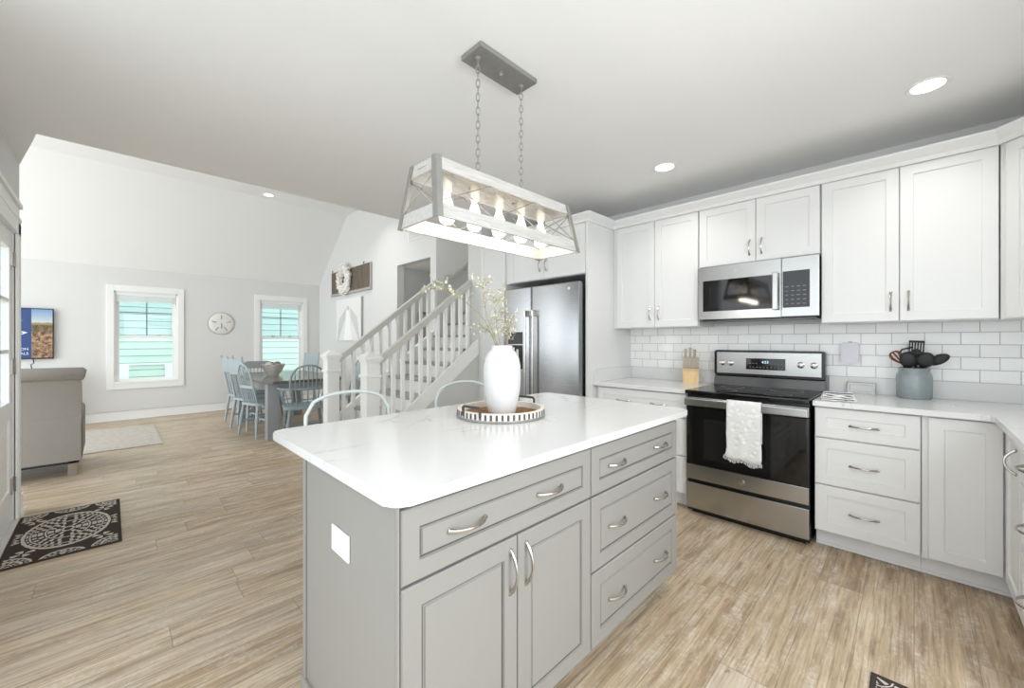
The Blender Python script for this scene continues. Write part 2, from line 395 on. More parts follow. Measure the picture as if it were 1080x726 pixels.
# ================================================================== THE SETTING
CZ = 2.6
WX = 3.76      # range wall
WY = -.94      # corner wall
struct('floor', MB().box(-.62, -1.6, -.1, 6.2, 4.74, 0).box(-4.2, 4.74, -.1, 6.2, 9.3, 0).box(-4.2, 3.3, -.1, -.62, 4.74, -.02), M['floor'], label='grey brown weathered plank floor')
struct('ceiling', MB().prism([(-.62, -1.6), (4.0, -1.6), (4.0, 3.95), (-.33, 3.95), (-.48, 4.74), (-.62, 4.74)], CZ, CZ+.12), M['ceil'], label='flat white kitchen ceiling')
struct('wall_right', MB().box(WX, WY-.1, 0, WX+.12, 3.5, CZ), M['wall'], label='kitchen wall behind the range')
struct('wall_corner', MB().box(1.6, WY-.12, 0, WX, WY, CZ), M['wall'], label='kitchen wall on the right')
struct('wall_tiles', MB().box(WX-.008, WY+.008, 1.025, WX, 2.04, 1.42), M['tile'], label='white subway tile backsplash behind the range')
struct('wall_tiles_corner', MB().box(2.0, WY, 1.025, WX-.008, WY+.008, 1.42), M['tile'], label='white subway tile backsplash')
# living room: far wall with two window openings, vault, flat upper ceiling
YF = 9.09
W1 = (0.045, .835, .60, 2.09); W2 = (2.075, 2.865, .60, 2.09)
fw = MB()
for a, b in ((-4.2, W1[0]), (W1[1], W2[0]), (W2[1], 3.3)): fw.box(a, YF, 0, b, YF+.14, 2.6)
for w in (W1, W2): fw.box(w[0], YF, 0, w[1], YF+.14, w[2]).box(w[0], YF, w[3], w[1], YF+.14, 2.6)
struct('wall_far', fw, M['wall'], label='grey living room wall with two windows')
struct('ceiling_vault', MB().prism([(YF+.12, 2.38), (YF+.12, 2.48), (7.68, 3.78), (3.95, 3.78), (3.95, 3.67), (7.66, 3.67), (YF, 2.48)], -4.2, 3.4, 'x'), M['ceil'], label='white vaulted living room ceiling')
struct('wall_header', MB().box(-4.2, 3.85, CZ+.12, 5.2, 3.95, 3.7), M['wall'], label='wall above the kitchen ceiling edge')
# wall with the wreath, with hall opening
WW = 3.2
def wwall():
    m = MB()
    m.prism([(5.76, 0), (YF, 0), (YF, 2.5), (7.68, 3.7), (5.76, 3.7)], WW, WW+.12, 'x')
    m.box(WW, 4.83, 2.47, WW+.12, 5.76, 3.7); m.box(WW, 4.69, 0, WW+.12, 4.83, 3.7)
    return m
struct('wall_stair', wwall(), M['wall'], label='wall with wreath beside the stairs')
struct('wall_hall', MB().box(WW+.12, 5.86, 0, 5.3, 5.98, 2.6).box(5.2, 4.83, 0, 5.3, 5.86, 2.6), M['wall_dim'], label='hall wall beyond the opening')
struct('ceiling_hall', MB().box(WW+.12, 4.81, 2.47, 5.3, 5.98, 2.56), M['ceil'], label='hall ceiling')
struct('wall_stairwell', MB().box(WW+.12, 4.69, 0, 5.3, 4.81, 4.4).box(5.3, 3.6, 0, 5.4, 4.81, 4.4), M['wall'], label='stairwell wall')
struct('wall_pantry', MB().box(3.0, 3.505, 0, 5.3, 3.735, CZ).box(3.0, 3.6, CZ, 5.3, 3.735, 4.4), M['wall'], label='wall end between pantry and stairs')
struct('ceiling_stairwell', MB().box(3.0, 3.6, 4.4, 5.4, 4.81, 4.5), M['ceil'], label='stairwell ceiling')
struct('wall_door', MB().box(-.62, 4.56, 0, -.48, 4.735, CZ).box(-.62, 3.3, 2.12, -.48, 4.56, CZ).box(-.62, 2.3, 0, -.48, 3.3, CZ), M['wall'], label='wall holding the glazed door')
# baseboards
def bb(name, m, lab): struct(name, m, M['white'], label=lab)
bb('baseboard_far', MB().box(-4.2, YF-.016, 0, WW, YF, .14).box(-4.2, YF-.022, .0, WW, YF, .02).box(-4.2, YF-.02, .128, WW, YF, .14), 'white baseboard under the windows')
bb('baseboard_stair', MB().box(WW-.016, 5.76, 0, WW, YF-.017, .14), 'white baseboard under the wreath')
bb('baseboard_left', MB().box(-.48, 4.60, 0, -.462, 4.735, .14).box(-.62, 4.735, 0, -.462, 4.753, .14).box(-.462, 4.60, 0, -.448, 4.753, .03), 'white baseboard beside the door')
# windows
def window(nm, w, lab):
    x0, x1, z0, z1 = w
    c = MB(); k = .085
    c.box(x0-k, YF-.022, z0-.1, x0, YF, z1+.1, .003).box(x1, YF-.022, z0-.1, x1+k, YF, z1+.1, .003)
    c.box(x0, YF-.022, z1, x1, YF, z1+.1, .003).box(x0, YF-.022, z0-.1, x1, YF, z0, .003)
    c.box(x0, YF, z0, x0+.02, YF+.12, z1).box(x1-.02, YF, z0, x1, YF+.12, z1).box(x0, YF, z1-.02, x1, YF+.12, z1).box(x0, YF-.03, z0-.012, x1, YF+.12, z0+.02, .003)
    o = struct(nm, c, M['white'], label=lab)
    zm = (z0+z1)/2-.02
    for nmx, za, zb, y in (('upper_sash', zm, z1-.02, YF+.07), ('lower_sash', z0+.02, zm+.045, YF+.035)):
        s = MB(); f = .045
        s.box(x0+.02, y, za, x0+.02+f, y+.03, zb, .003).box(x1-.02-f, y, za, x1-.02, y+.03, zb, .003)
        s.box(x0+.02+f, y, za, x1-.02-f, y+.03, za+f, .003).box(x0+.02+f, y, zb-f, x1-.02-f, y+.03, zb, .003)
        so = struct(nmx, s, M['white'], parent=o)
        struct('pane', MB().box(x0+.02+f, y+.012, za+f, x1-.02-f, y+.016, zb-f), M['glass' if nmx == 'lower_sash' else 'glassblue'], parent=so)
        if nmx == 'upper_sash':
            g = MB(); xm = (x0+x1)/2; zz = (za+zb)/2+.06
            g.box(xm-.008, y+.004, za+f, xm+.008, y+.012, zb-f).box(x0+.02+f, y+.004, zz-.008, x1-.02-f, y+.011, zz+.008)
            struct('grille', g, M['button'], parent=so)  # grey in place of white: backlit shade put into the grille colour
        else:
            for xx in (x0+.24, x1-.24):
                struct('sash_lock', MB().box(xx-.03, y-.004, zb, xx+.03, y+.026, zb+.012, .004).box(xx-.008, y-.004, zb+.012, xx+.026, y+.012, zb+.024, .004), M['chrome'], parent=so)
    return o
window('window_1', W1, 'left white double hung window')
window('window_2', W2, 'right white double hung window behind the table')
for w, lab in ((W1, 'raised white blind in the window nearer the television'), (W2, 'raised white blind in the window behind dining table')):
    b = thing('window_blind', lab, 'blind', ((w[0]+w[1])/2, YF+.016, w[3]-.145), 0, 'raised window blinds')
    hw = (w[1]-w[0])/2-.024
    MB().box(-hw, -.012, .08, hw, .016, .124, .004).build('headrail', M['white'], b)
    s = MB()
    for k in range(11): s.box(-hw, -.012, -.02+k*.009, hw, .016, -.0145+k*.009)
    s.build('slats', M['sidetrim'], b)
    MB().tube([(hw-.05, -.014, .08), (hw-.05, -.014, -.5)], .0025, 6).build('cord', M['white'], b)
# neighbour house outside the windows
nh = thing('neighbour_house', 'mint green clapboard house seen through the two windows', 'house', (2, 12.2, 0))
sd = MB()
for k in range(38):
    z = -.6+k*.155
    sd.prism([(0, z), (-.045, z+.009), (-.03, z+.155), (0, z+.155)], -6, 6, 'x')
sd.build('siding', M['siding'], nh)
MB().box(-6, 0, -.6, 6, .2, 5.2).build('wall', M['sidetrim'], nh)
wf = MB()
for a, b in ((-1.87, -1.71), (-1.11, -.98)): wf.box(a, -.07, -.6, b, -.03, .79)
wf.box(-1.71, -.07, .75, -1.11, -.03, .79)
wf.build('trim_board', M['sidetrim'], nh)
struct('bounce_ground', MB().box(-7, -7, -.14, -.62, 3.3, -.03).box(-.62, -7, -.14, 6, -1.6, -.03), M['bounce'], label='pale ground added outside for bounced light')  # pale surface added outside the room to bounce light onto the ceiling
struct('ground', MB().box(-12, 9.3, -.7, 12, 16, -.6), M['deck'], label='ground outside')

# ------------------------------------------------------------------ door on the left
d = struct('door_1', MB().box(-.53, 4.50, 0, -.475, 4.56, 2.12).box(-.53, 3.30, 2.06, -.475, 4.50, 2.12).box(-.53, 3.3, 0, -.475, 3.36, 2.06)
   .box(-.48, 4.50, 0, -.458, 4.60, 2.12).box(-.48, 3.30, 2.04, -.458, 4.60, 2.14).box(-.48, 3.26, 2.14, -.455, 4.60, 2.16).box(-.48, 3.26, 2.16, -.465, 4.60, 2.24).box(-.48, 3.26, 2.24, -.45, 4.61, 2.27), M['white'], label='white glazed entry door')
lf = MB(); lf.box(-.53, 4.38, .02, -.487, 4.497, 2.05, .003).box(-.53, 3.365, .02, -.487, 3.48, 2.05, .003)
lf.box(-.53, 3.48, .02, -.487, 4.38, .25, .003).box(-.53, 3.48, .74, -.487, 4.38, .86, .003).box(-.53, 3.48, 1.92, -.487, 4.38, 2.05, .003)
leaf = struct('door_leaf', lf, M['white'], parent=d)
struct('door_panel', MB().box(-.522, 3.48, .25, -.498, 4.38, .74).box(-.498, 3.56, .33, -.49, 4.30, .66, .004), M['white'], parent=leaf)
g = MB()
for z in (1.21, 1.56): g.box(-.52, 3.48, z-.012, -.49, 4.38, z+.012)
for y in (3.78, 4.08): g.box(-.52, y-.012, .86, -.49, y+.012, 1.92)
struct('muntin', g, M['white'], parent=leaf)
struct('door_pane', MB().box(-.512, 3.48, .86, -.506, 4.38, 1.92), M['glass'], parent=leaf)
for z in (.27, 1.10, 1.86):
    struct('hinge', MB().box(-.489, 4.41, z-.055, -.478, 4.56, z+.055, .002).tube([(-.476, 4.50, z-.052), (-.476, 4.50, z+.052)], .007, 8), M['chrome'], parent=d)
struct('threshold', MB().box(-.62, 3.3, 0, -.455, 4.6, .018, .004), M['rail'], parent=d)

# ================================================================== CABINETS
SHAKER = [(0, .003), (.003, 0), (.058, 0), (.060, .008)]
BEAD = [(0, .004), (.004, 0), (.056, 0), (.058, .007), (.066, .007), (.069, .002)]
def pull(parent, x, z, axis='x', L=.125, out=.03, mt=None, y=0):
    p = []; r = []
    for i in range(13):
        t = i/12; a = (t-.5)*L; o = -out*math.sin(PI*t)**.75
        p.append((x+a, y+o, z) if axis == 'x' else (x, y+o, z+a)); r.append(.0062-.0022*math.sin(PI*t))
    m = MB().tube(p, r, 8, flat=1.15)
    for sgn in (-1, 1):
        c = (x+sgn*L/2, y-.002, z) if axis == 'x' else (x, y-.002, z+sgn*L/2)
        m.ico(c, .0085, 1, (1, .6, 1))
    return m.build('handle', mt or M['chrome'], parent, True)
def cabinet(name, label, cat, loc, rz, w, z0, z1, depth, fronts, m, rings=SHAKER, kick=None, group=None, carc=None):
    """local: x to the right seen from the front, front faces at y=0, body behind"""
    t = thing(name, label, cat, loc, rz, group)
    b = MB().box(.001, .021, z0, w-.001, depth, z1)
    if kick: b.box(.001, .095, 0, w-.001, depth, z0)
    b.build('body', m, t)
    if kick: MB().box(0, .085, 0.002, w, .095, z0).box(0, .073, 0.002, w, .085, .02, .002).build('toe_kick', m, t)
    for f in fronts:
        kind, x0, x1, a, bz = f[:5]
        o = MB().panel(x0, a, x1, bz, rings, .02).build(kind, m, t)
        for h in f[5:]: pull(o, *h)
    return t
# -- range wall base cabinets (face x=3.1, local x runs to -y)
FX = 3.10
dz = [(.115, .395), (.403, .683), (.691, .872)]
def stack(x0, x1, hs, dzs=dz, q=.012):
    out = []
    for i, (a, b) in enumerate(dzs):
        zc = (a+b)/2
        out.append(('drawer', x0, x1, a, b, *[(hx, zc-.005, 'x') for hx in hs]))
    return out
cabinet('drawer_cabinet', 'white three drawer base cabinet right of the range', 'cabinet', (FX, .440, 0), -90, .468, .105, .883, .65, stack(.004, .464, [.234]), M['cab'], kick=1, group='white base cabinets')
cabinet('drawer_cabinet', 'white three drawer base cabinet left of the range, beside the fridge panel', 'cabinet', (FX, 2.036, 0), -90, .816, .105, .883, .65, stack(.03, .812, [.28, .59]), M['cab'], kick=1, group='white base cabinets')
cabinet('corner_cabinet', 'white single door base cabinet in the corner, without handle', 'cabinet', (FX, -.029, 0), -90, .345, .105, .883, .65, [('door', .025, .283, .115, .872)], M['cab'], kick=1, group='white base cabinets')
# -- right run (face y=-.315)
FY = -.315
cabinet('base_cabinet', 'white base cabinet on right wall with one upright pull', 'cabinet', (3.09, FY, 0), 180, .38, .105, .883, .615, [('door', .012, .376, .115, .872, (.30, .75, 'z', .105, .034))], M['cab'], kick=1, group='white base cabinets')
cabinet('base_cabinet', 'white drawer cabinet on right wall cut by the picture edge', 'cabinet', (2.709, FY, 0), 180, .60, .105, .883, .615, stack(.004, .596, [.17]), M['cab'], kick=1, group='white base cabinets')
# -- upper cabinets
UX = 3.40; UB, UT = 1.40, 2.345
cabinet('wall_cabinet', 'white two door wall cabinet between fridge panel and microwave', 'cabinet', (UX, 2.038, 0), -90, .792, UB, UT, .35,
        [('door', .042, .414, UB+.004, UT-.004, (.378, 1.525, 'z', .11)), ('door', .418, .788, UB+.004, UT-.004, (.456, 1.525, 'z', .11))], M['cab'], group='white wall cabinets')
cabinet('wall_cabinet', 'short white two door wall cabinet directly above the microwave', 'cabinet', (UX, 1.244, 0), -90, .796, 1.872, UT, .35,
        [('door', .004, .408, 1.876, UT-.004, (.370, 1.985, 'z', .11)), ('door', .412, .792, 1.876, UT-.004, (.449, 1.985, 'z', .11))], M['cab'], group='white wall cabinets')
cabinet('wall_cabinet', 'white two door wall cabinet right of the microwave', 'cabinet', (UX, .446, 0), -90, .774, UB, UT, .35,
        [('door', .004, .381, UB+.004, UT-.004, (.345, 1.525, 'z', .11)), ('door', .385, .770, UB+.004, UT-.004, (.423, 1.525, 'z', .11))], M['cab'], group='white wall cabinets')
# diagonal corner wall cabinet
dc = thing('corner_wall_cabinet', 'white diagonal wall cabinet in the right corner', 'cabinet', (UX, -.330, 0), -135)
s2 = math.sqrt(.5)
def toloc(px, py):  # world -> diagonal local
    dx, dy = px-UX, py+.330
    a = math.radians(135); return (dx*math.cos(a)-dy*math.sin(a), dx*math.sin(a)+dy*math.cos(a))
poly = [toloc(*p) for p in ((UX+.015, -.332), (WX-.002, -.332), (WX-.002, WY+.002), (UX-.275, WY+.002), (UX-.275, -.61+.012))]
MB().prism(poly, UB, UT).build('body', M['cab'], dc)
o = MB().panel(.02, UB+.004, .375, UT-.004, SHAKER, .015).build('door', M['cab'], dc)
pull(o, .34, 1.525, 'z', .11)
cabinet('wall_cabinet', 'white wall cabinet on right wall past the diagonal corner', 'cabinet', (UX-.277, -.60, 0), 180, .60, UB, UT, .335, [('door', .004, .596, UB+.004, UT-.004, (.56, 1.525, 'z', .11))], M['cab'], group='white wall cabinets')
# -- fridge surround
PX = 2.99
fp = thing('tall_side_gable', 'tall white side panel right of the fridge', 'panel', (PX, 2.040, 0))
MB().box(0, 0, 0, WX-PX-.002, .025, UT, .001).build('panel', M['cab'], fp)
MB().box(.09, -.004, 0, .69, 0, .10).build('plinth', M['cab'], fp) if False else None
cabinet('fridge_cabinet', 'white two door cabinet above the fridge', 'cabinet', (PX, 3.095, 0), -90, 1.028, 1.885, UT, .765,
        [('door', .06, .535, 1.889, UT-.004, (.497, 2.02, 'z', .11)), ('door', .539, 1.024, 1.889, UT-.004, (.577, 2.02, 'z', .11))], M['cab'])
cabinet('pantry_cabinet', 'tall white pantry cabinet left of the fridge', 'cabinet', (PX, 3.503, 0), -90, .406, .105, UT, .765,
        [('door', .004, .402, .115, UT-.004)], M['cab'], kick=1)
# -- crown moulding along the top
def crown(name, path, lab):
    m = MB(); prof = [(.0, UT-.004), (.014, UT-.004), (.016, UT+.02), (.05, UT+.06), (.052, UT+.072), (0, UT+.072)]
    n = len(path); P = [Vector(p) for p in path]; rows = []
    for i in range(n):
        a = (P[i]-P[i-1]).normalized() if i else (P[1]-P[0]).normalized()
        b = (P[i+1]-P[i]).normalized() if i < n-1 else a
        na, nb = Vector((a.y, -a.x)), Vector((b.y, -b.x))
        mi = (na+nb).normalized(); mi = mi/max(.3, mi.dot(nb))
        rows.append([m.bm.verts.new((P[i].x+mi.x*o, P[i].y+mi.y*o, z)) for o, z in prof])
    for A, B in zip(rows, rows[1:]):
        for k in range(len(prof)): m.bm.faces.new((A[k], A[(k+1) % len(prof)], B[(k+1) % len(prof)], B[k]))
    m.bm.faces.new(rows[0]); m.bm.faces.new(rows[-1][::-1])
    # boards closing the top of the cabinets
    struct(name, m, M['cab'], label=lab)
crown('trim_1', [(PX, 3.50), (PX, 2.040), (UX, 2.040), (UX, -.330), (UX-.277, -.607), (2.4, -.607)][::-1] if False else [(2.4, -.607), (UX-.277, -.607), (UX, -.330), (UX, 2.040), (PX, 2.040), (PX, 3.50)][::-1], 'white crown moulding above the cabinets')
struct('trim_2', MB().prism([(UX, -.33), (WX, -.33), (WX, WY), (2.4, WY), (2.4, -.607), (UX-.277, -.607)], UT, UT+.02).box(UX, -.33, UT, WX, 2.04, UT+.02).box(PX, 2.04, UT, WX, 3.5, UT+.02), M['cab'], label='top boards of the cabinets')

# -- countertops
CT = .914
c1 = thing('countertop', 'white quartz worktop in the corner, right of the range', 'countertop', (0, 0, 0))
edge = 3.062; ye = -.277
poly = [(edge, .442), (WX-.002, .442), (WX-.002, WY+.002), (2.0, WY+.002), (2.0, ye), (edge-.045, ye), (edge-.012, ye+.012), (edge, ye+.045)]
MB().prism(poly, .884, CT).build('slab', M['quartz'], c1)
MB().box(WX-.022, WY+.024, CT, WX-.002, .442, 1.025, .002).box(2.0, WY+.002, CT, WX-.002, WY+.022, 1.025, .002).build('upstand', M['quartz'], c1)
c2 = thing('countertop', 'white quartz worktop between range and fridge panel', 'countertop', (0, 0, 0))
MB().box(edge, 1.220, .884, WX-.002, 2.036, CT, .003).build('slab', M['quartz'], c2)
MB().box(WX-.022, 1.220, CT, WX-.002, 2.036, 1.025, .002).box(PX+.09, 2.018, CT, WX-.022, 2.037, 1.025, .002).build('upstand', M['quartz'], c2)

# ================================================================== ISLAND
IX0, IX1, IY0, IY1 = .49, 2.092, .872, 1.53
isl = thing('kitchen_island', 'grey panelled kitchen island cabinet in the foreground', 'island', (IX0, IY0, 0))
W = IX1-IX0; D = IY1-IY0
MB().box(0, .021, .1, W, D, .883).box(.06, .09, 0, W-.06, D-.02, .1).build('body', M['island'], isl)
MB().box(-.004, .0, .0, 0, .012, .883).box(-.006, D-.02, .0, .0, D+.006, .883, .002).box(-.012, .02, 0.002, 0, D+.012, .095, .004).box(-.022, .02, .002, -.012, D+.02, .03, .004).build('end_trim', M['island'], isl)
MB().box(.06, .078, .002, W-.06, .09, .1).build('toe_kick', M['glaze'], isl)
for (k, x0, x1, a, b, hs) in (('drawer', .006, .808, .683, .868, [(.21, .775, 'x'), (.565, .775, 'x')]),
        ('door', .006, .407, .092, .675, [(.375, .575, 'z', .13, .03)]), ('door', .411, .808, .092, .675, [(.445, .575, 'z', .13, .03)]),
        ('drawer', .816, W-.006, .683, .868, [(1.0, .775, 'x'), (1.40, .775, 'x')]), ('drawer', .816, W-.006, .388, .675, [(1.0, .53, 'x'), (1.40, .53, 'x')]), ('drawer', .816, W-.006, .092, .38, [(1.0, .235, 'x'), (1.40, .235, 'x')])):
    rg = BEAD if b-a > .2 else [(0, .004), (.004, 0), (.05, 0), (.052, .007), (.058, .007), (.061, .002)]
    o = MB().panel(x0, a, x1, b, rg, .02).build(k, M['island'], isl)
    ins = rg[2][0]
    gl = MB()   # dark glaze line in the bead groove
    y = .0068
    for (xa, za, xb, zb) in ((x0+ins+.002, a+ins+.002, x1-ins-.002, a+ins+.008), (x0+ins+.002, b-ins-.008, x1-ins-.002, b-ins-.002), (x0+ins+.002, a+ins+.008, x0+ins+.008, b-ins-.008), (x1-ins-.008, a+ins+.008, x1-ins-.002, b-ins-.008)):
        gl.box(xa+.001, y-.0004, za+.001, xb-.001, y+.0003, zb-.001)
    gl.build('groove', M['glaze'], o)
    for h in hs: pull(o, *h)
# switch plate on the end panel
sp = thing('outlet_plate', 'blank white outlet plate on the island end panel', 'outlet', (.49, 1.21, .678))
MB().box(-.007, -.062, -.039, -.0005, .062, .039, .003).build('plate', M['white'], sp)
MB().box(-.009, -.036, -.018, -.0065, .036, .018, .0015).build('insert', M['white'], sp)
it = MB()
def rrect(x0, y0, x1, y1, r, n=6):
    p = []
    for cx, cy, a in ((x1-r, y1-r, 0), (x0+r, y1-r, 90), (x0+r, y0+r, 180), (x1-r, y0+r, 270)):
        for k in range(n+1):
            q = math.radians(a+90*k/n); p.append((cx+r*math.cos(q), cy+r*math.sin(q)))
    return p
it.prism(rrect(.462, .852, 2.212, 1.862, .05), .8835, CT)
bmesh.ops.bevel(it.bm, geom=[e for e in it.bm.edges if abs(e.verts[0].co.z-e.verts[1].co.z) < 1e-6], offset=.004, segments=2, affect='EDGES')
tag(it.build('island_countertop', M['quartz'], None, True, 30), 'white veined quartz slab on the grey island', 'countertop')

# ================================================================== RANGE
RX0, RW = 3.058, .758
rg = thing('range', 'stainless freestanding electric range with black glass top', 'stove', (RX0, 1.212, 0), -90)
MB().box(.004, .025, .02, RW-.004, .66, .89).box(.03, .05, 0, RW-.03, .62, .02).build('body', M['black'], rg)
MB().box(.006, -.002, .045, RW-.006, .025, .235, .004).build('storage_drawer', M['steel'], rg)
od = MB().box(.006, -.004, .262, RW-.006, .025, .368, .003).build('oven_door', M['steel'], rg)
MB().box(.006, -.003, .37, RW-.006, .025, .80, .004).build('door_glass', M['blackglass'], od)
MB().box(.13, -.0045, .42, RW-.13, -.0028, .71, .0006).build('window', M['darkglass'], od)
h = MB().box(.004, -.046, .808, RW-.004, -.028, .862, .007, 3)
for x in (.03, RW-.055): h.box(x, -.03, .82, x+.025, .01, .85, .003)
h.build('handle', M['steel'], od)
MB().box(.006, -.006, .806, RW-.006, .026, .866, .004).build('door_cap', M['steel'], od)
MB().lathe([(0, 0), (.017, 0), (.018, .002), (.013, .003), (0, .003)], mt=RX(90), c=(RW/2, -.004, .315)).build('badge', M['chrome'], od, True)
ct = MB().box(0, -.02, .89, RW, .60, .918, .008, 3).build('cooktop', M['blackglass'], rg)
br = MB()
for (x, y, r) in ((.2, .14, .10), (.56, .14, .08), (.2, .42, .08), (.56, .42, .10), (.38, .46, .05)):
    pts = [(x+r*math.cos(a*PI/20), y+r*math.sin(a*PI/20), .9182) for a in range(40)]
    br.tube(pts, .0014, 4, True, .3)
br.build('burner_rings', M['button'], ct)
bgd = MB().prism([(.60, .918), (.655, .918), (.655, 1.0), (.63, 1.0)], .0, RW, 'x').build('backguard', M['steelreflect'], rg)  # dark reflection of the cooktop put into the steel colour
MB().prism(rrect(0, .995, RW, 1.205, .02), .612, .672, 'y').build('console_surround', M['black'], bgd, True)
MB().box(.022, .604, 1.012, RW-.022, .614, 1.19, .003).build('console_panel', M['steel'], bgd)
MB().box(.245, .601, 1.052, .515, .606, 1.142, .002).build('display', M['blackglass'], bgd)
dg = bpy.data.curves.new('clock_digits', 'FONT'); dg.body = '4:53'; dg.size = .028; dg.align_x = 'CENTER'; dg.align_y = 'CENTER'; dg.extrude = .0004
do = bpy.data.objects.new('clock_digits', dg); C.objects.link(do); do.parent = bgd; do.location = (.38, .600, 1.112); do.rotation_euler = (PI/2, 0, 0); dg.materials.append(M['display']); font_mesh(do, bgd)
bt = MB()
for k in range(10):
    x = .268+k*.0245
    bt.box(x, .5998, 1.068, x+.012, .6012, 1.074)
    if not 3 <= k <= 6: bt.box(x, .5998, 1.098, x+.010, .6012, 1.103)
bt.build('buttons', M['button'], bgd)
for x in (.065, .13, RW-.145, RW-.065):
    MB().lathe([(0, 0), (.024, 0), (.0235, .012), (.019, .014), (.018, .026), (.015, .028), (0, .028)], seg=24, mt=RX(90), c=(x, .604, 1.10)).box(x-.003, .571, 1.083, x+.003, .5765, 1.117, .001).build('knob', M['chrome'], bgd, True)

# towel over the oven handle
def towel():
    m = MB(); ys = [.705+(.912-.705)*i/16 for i in range(17)]
    for side in (0, 1):
        pass
    prof = [(3.028, .60), (3.028, .70), (3.0275, .80), (3.026, .85), (3.020, .872), (3.010, .874), (3.003, .866), (2.999, .84), (2.997, .75), (2.996, .65), (2.996, .56), (2.997, .50), (2.998, .475)]
    rows = []
    for j, (x, z) in enumerate(prof):
        row = []
        for i, y in enumerate(ys):
            k = max(0, j-7)/5
            yy = y + (.006*math.sin(j*1.1)+.004*math.sin(j*2.3))*k*(1 if i > 8 else .6) + (y-.81)*.06*math.sin(j*.7)*k
            zz = z + ((y-.8)*.10 - .01*math.sin(y*60))*(k if j > 10 else 0)
            row.append(m.bm.verts.new((x - .006*k*math.sin(y*62+1) - .003*k, yy, zz)))
        rows.append(row)
    for A, B in zip(rows, rows[1:]):
        for i in range(16): m.bm.faces.new((A[i], A[i+1], B[i+1], B[i]))
    return m, rows[-1]
tw = thing('dish_towel', 'white textured towel hung over the oven handle', 'towel', (0, 0, 0))
m, last = towel(); fr = MB(); rr = random.Random(3)
for v in last:
    for q in range(3):
        y = v.co.y+(q-1)*.0042; fr.tube([(v.co.x, y, v.co.z+.003), (v.co.x-.002, y+rr.uniform(-.003, .003), v.co.z-.012), (v.co.x, y+rr.uniform(-.005, .005), v.co.z-.022)], .0013, 5)
o = m.build('cloth', M['towel'], tw, True, 180); o.modifiers.new('s', 'SOLIDIFY').thickness = .004; o.modifiers['s'].offset = 1
fr.build('fringe', M['towel'], tw)

# ================================================================== MICROWAVE
mw = thing('microwave', 'stainless over-the-range microwave with dark window', 'microwave', (3.345, 1.226, 1.452), -90)
MW, MH = .778, .412
MB().box(.004, .03, .0, MW-.004, .405, MH-.004).build('body', M['darkgrey'], mw)
dr = MB()
dr.prism([(0, 0), (MW-.215, 0), (MW-.215, MH), (0, MH)], 0.0, .032, 'y')
do_ = dr.build('door', M['steel'], mw)
MB().box(.035, -.002, .062, MW-.235, .004, MH-.108, .002).build('window', M['blackglass'], do_)
MB().box(.085, -.0032, .085, MW-.275, -.001, MH-.16, .001).build('inner_screen', M['darkglass'], do_)
hh = MB().box(MW-.262, -.040, .05, MW-.228, -.024, MH-.095, .006, 3)
hh.box(MW-.258, -.026, .06, MW-.232, .002, .085, .002).box(MW-.258, -.026, MH-.13, MW-.232, .002, MH-.105, .002)
hh.build('handle', M['steel'], do_)
MB().lathe([(0, 0), (.011, 0), (.012, .0015), (0, .002)], mt=RX(90), c=(.27, -.0005, MH-.05), seg=20).build('badge', M['chrome'], do_)
cp = MB().box(MW-.212, 0, 0, MW, .032, MH, .003).build('control_panel', M['steel'], mw)
MB().box(MW-.205, -.002, .062, MW-.05, .004, MH-.095, .002).build('keypad', M['blackglass'], cp)
kp = MB()
for i in range(4):
    for j in range(5): kp.box(MW-.190+i*.034, -.0026, .085+j*.030, MW-.172+i*.034, -.0018, .091+j*.030)
kp.build('buttons', M['button'], cp)
MB().box(.02, .04, -.012, MW-.02, .38, 0).build('vent_base', M['black'], mw)

# ================================================================== FRIDGE
fg = thing('fridge', 'stainless side-by-side fridge with ice dispenser', 'fridge', (2.915, 3.030, 0), -90)
FW = .948
MB().box(.012, .085, .03, FW-.012, .76, 1.79).box(.05, .12, 0, FW-.05, .70, .03).build('body', M['darkgrey'], fg)
def fdoor(x0, x1):
    m = MB(); m.box(x0, 0, .06, x1, .08, 1.815, .012, 4); return m
dl = fdoor(.0, .382).build('freezer_door', M['steelv'], fg, True, 30); dr = fdoor(.388, FW).build('fridge_door', M['steelv'], fg, True, 30)
MB().box(.02, .02, .02, FW-.02, .08, .058).build('kick_grille', M['black'], fg)
def fh(x, par):
    m = MB().tube([(x, -.038, .62), (x, -.042, .75), (x, -.044, 1.1), (x, -.042, 1.45), (x, -.038, 1.56)], .011, 10)
    m.build('handle', M['chrome'], par, True)
    e = MB()
    for z in (.63, 1.55): e.box(x-.012, -.05, z-.03, x+.012, .001, z+.03, .005)
    return e
a = fh(.335, dl); a.build('handle_mount', M['chrome'], dl); a = fh(.436, dr); a.build('handle_mount', M['chrome'], dr)
ds = MB().box(.055, -.006, .985, .285, .004, 1.385, .003).build('dispenser', M['steel'], dl)
MB().box(.068, -.008, 1.0, .272, -.004, 1.24, .001).build('recess', M['black'], ds)
MB().box(.068, -.009, 1.25, .272, -.004, 1.372, .001).build('control', M['darkgrey'], ds)
MB().box(.12, -.016, 1.06, .165, -.006, 1.22, .005).box(.19, -.018, 1.05, .225, -.006, 1.2, .005).build('paddle', M['chrome'], ds)
MB().lathe([(0, 0), (.014, 0), (.015, .002), (0, .003)], mt=RX(90), c=(.84, -.0005, 1.755), seg=20).build('badge', M['white'], dr)

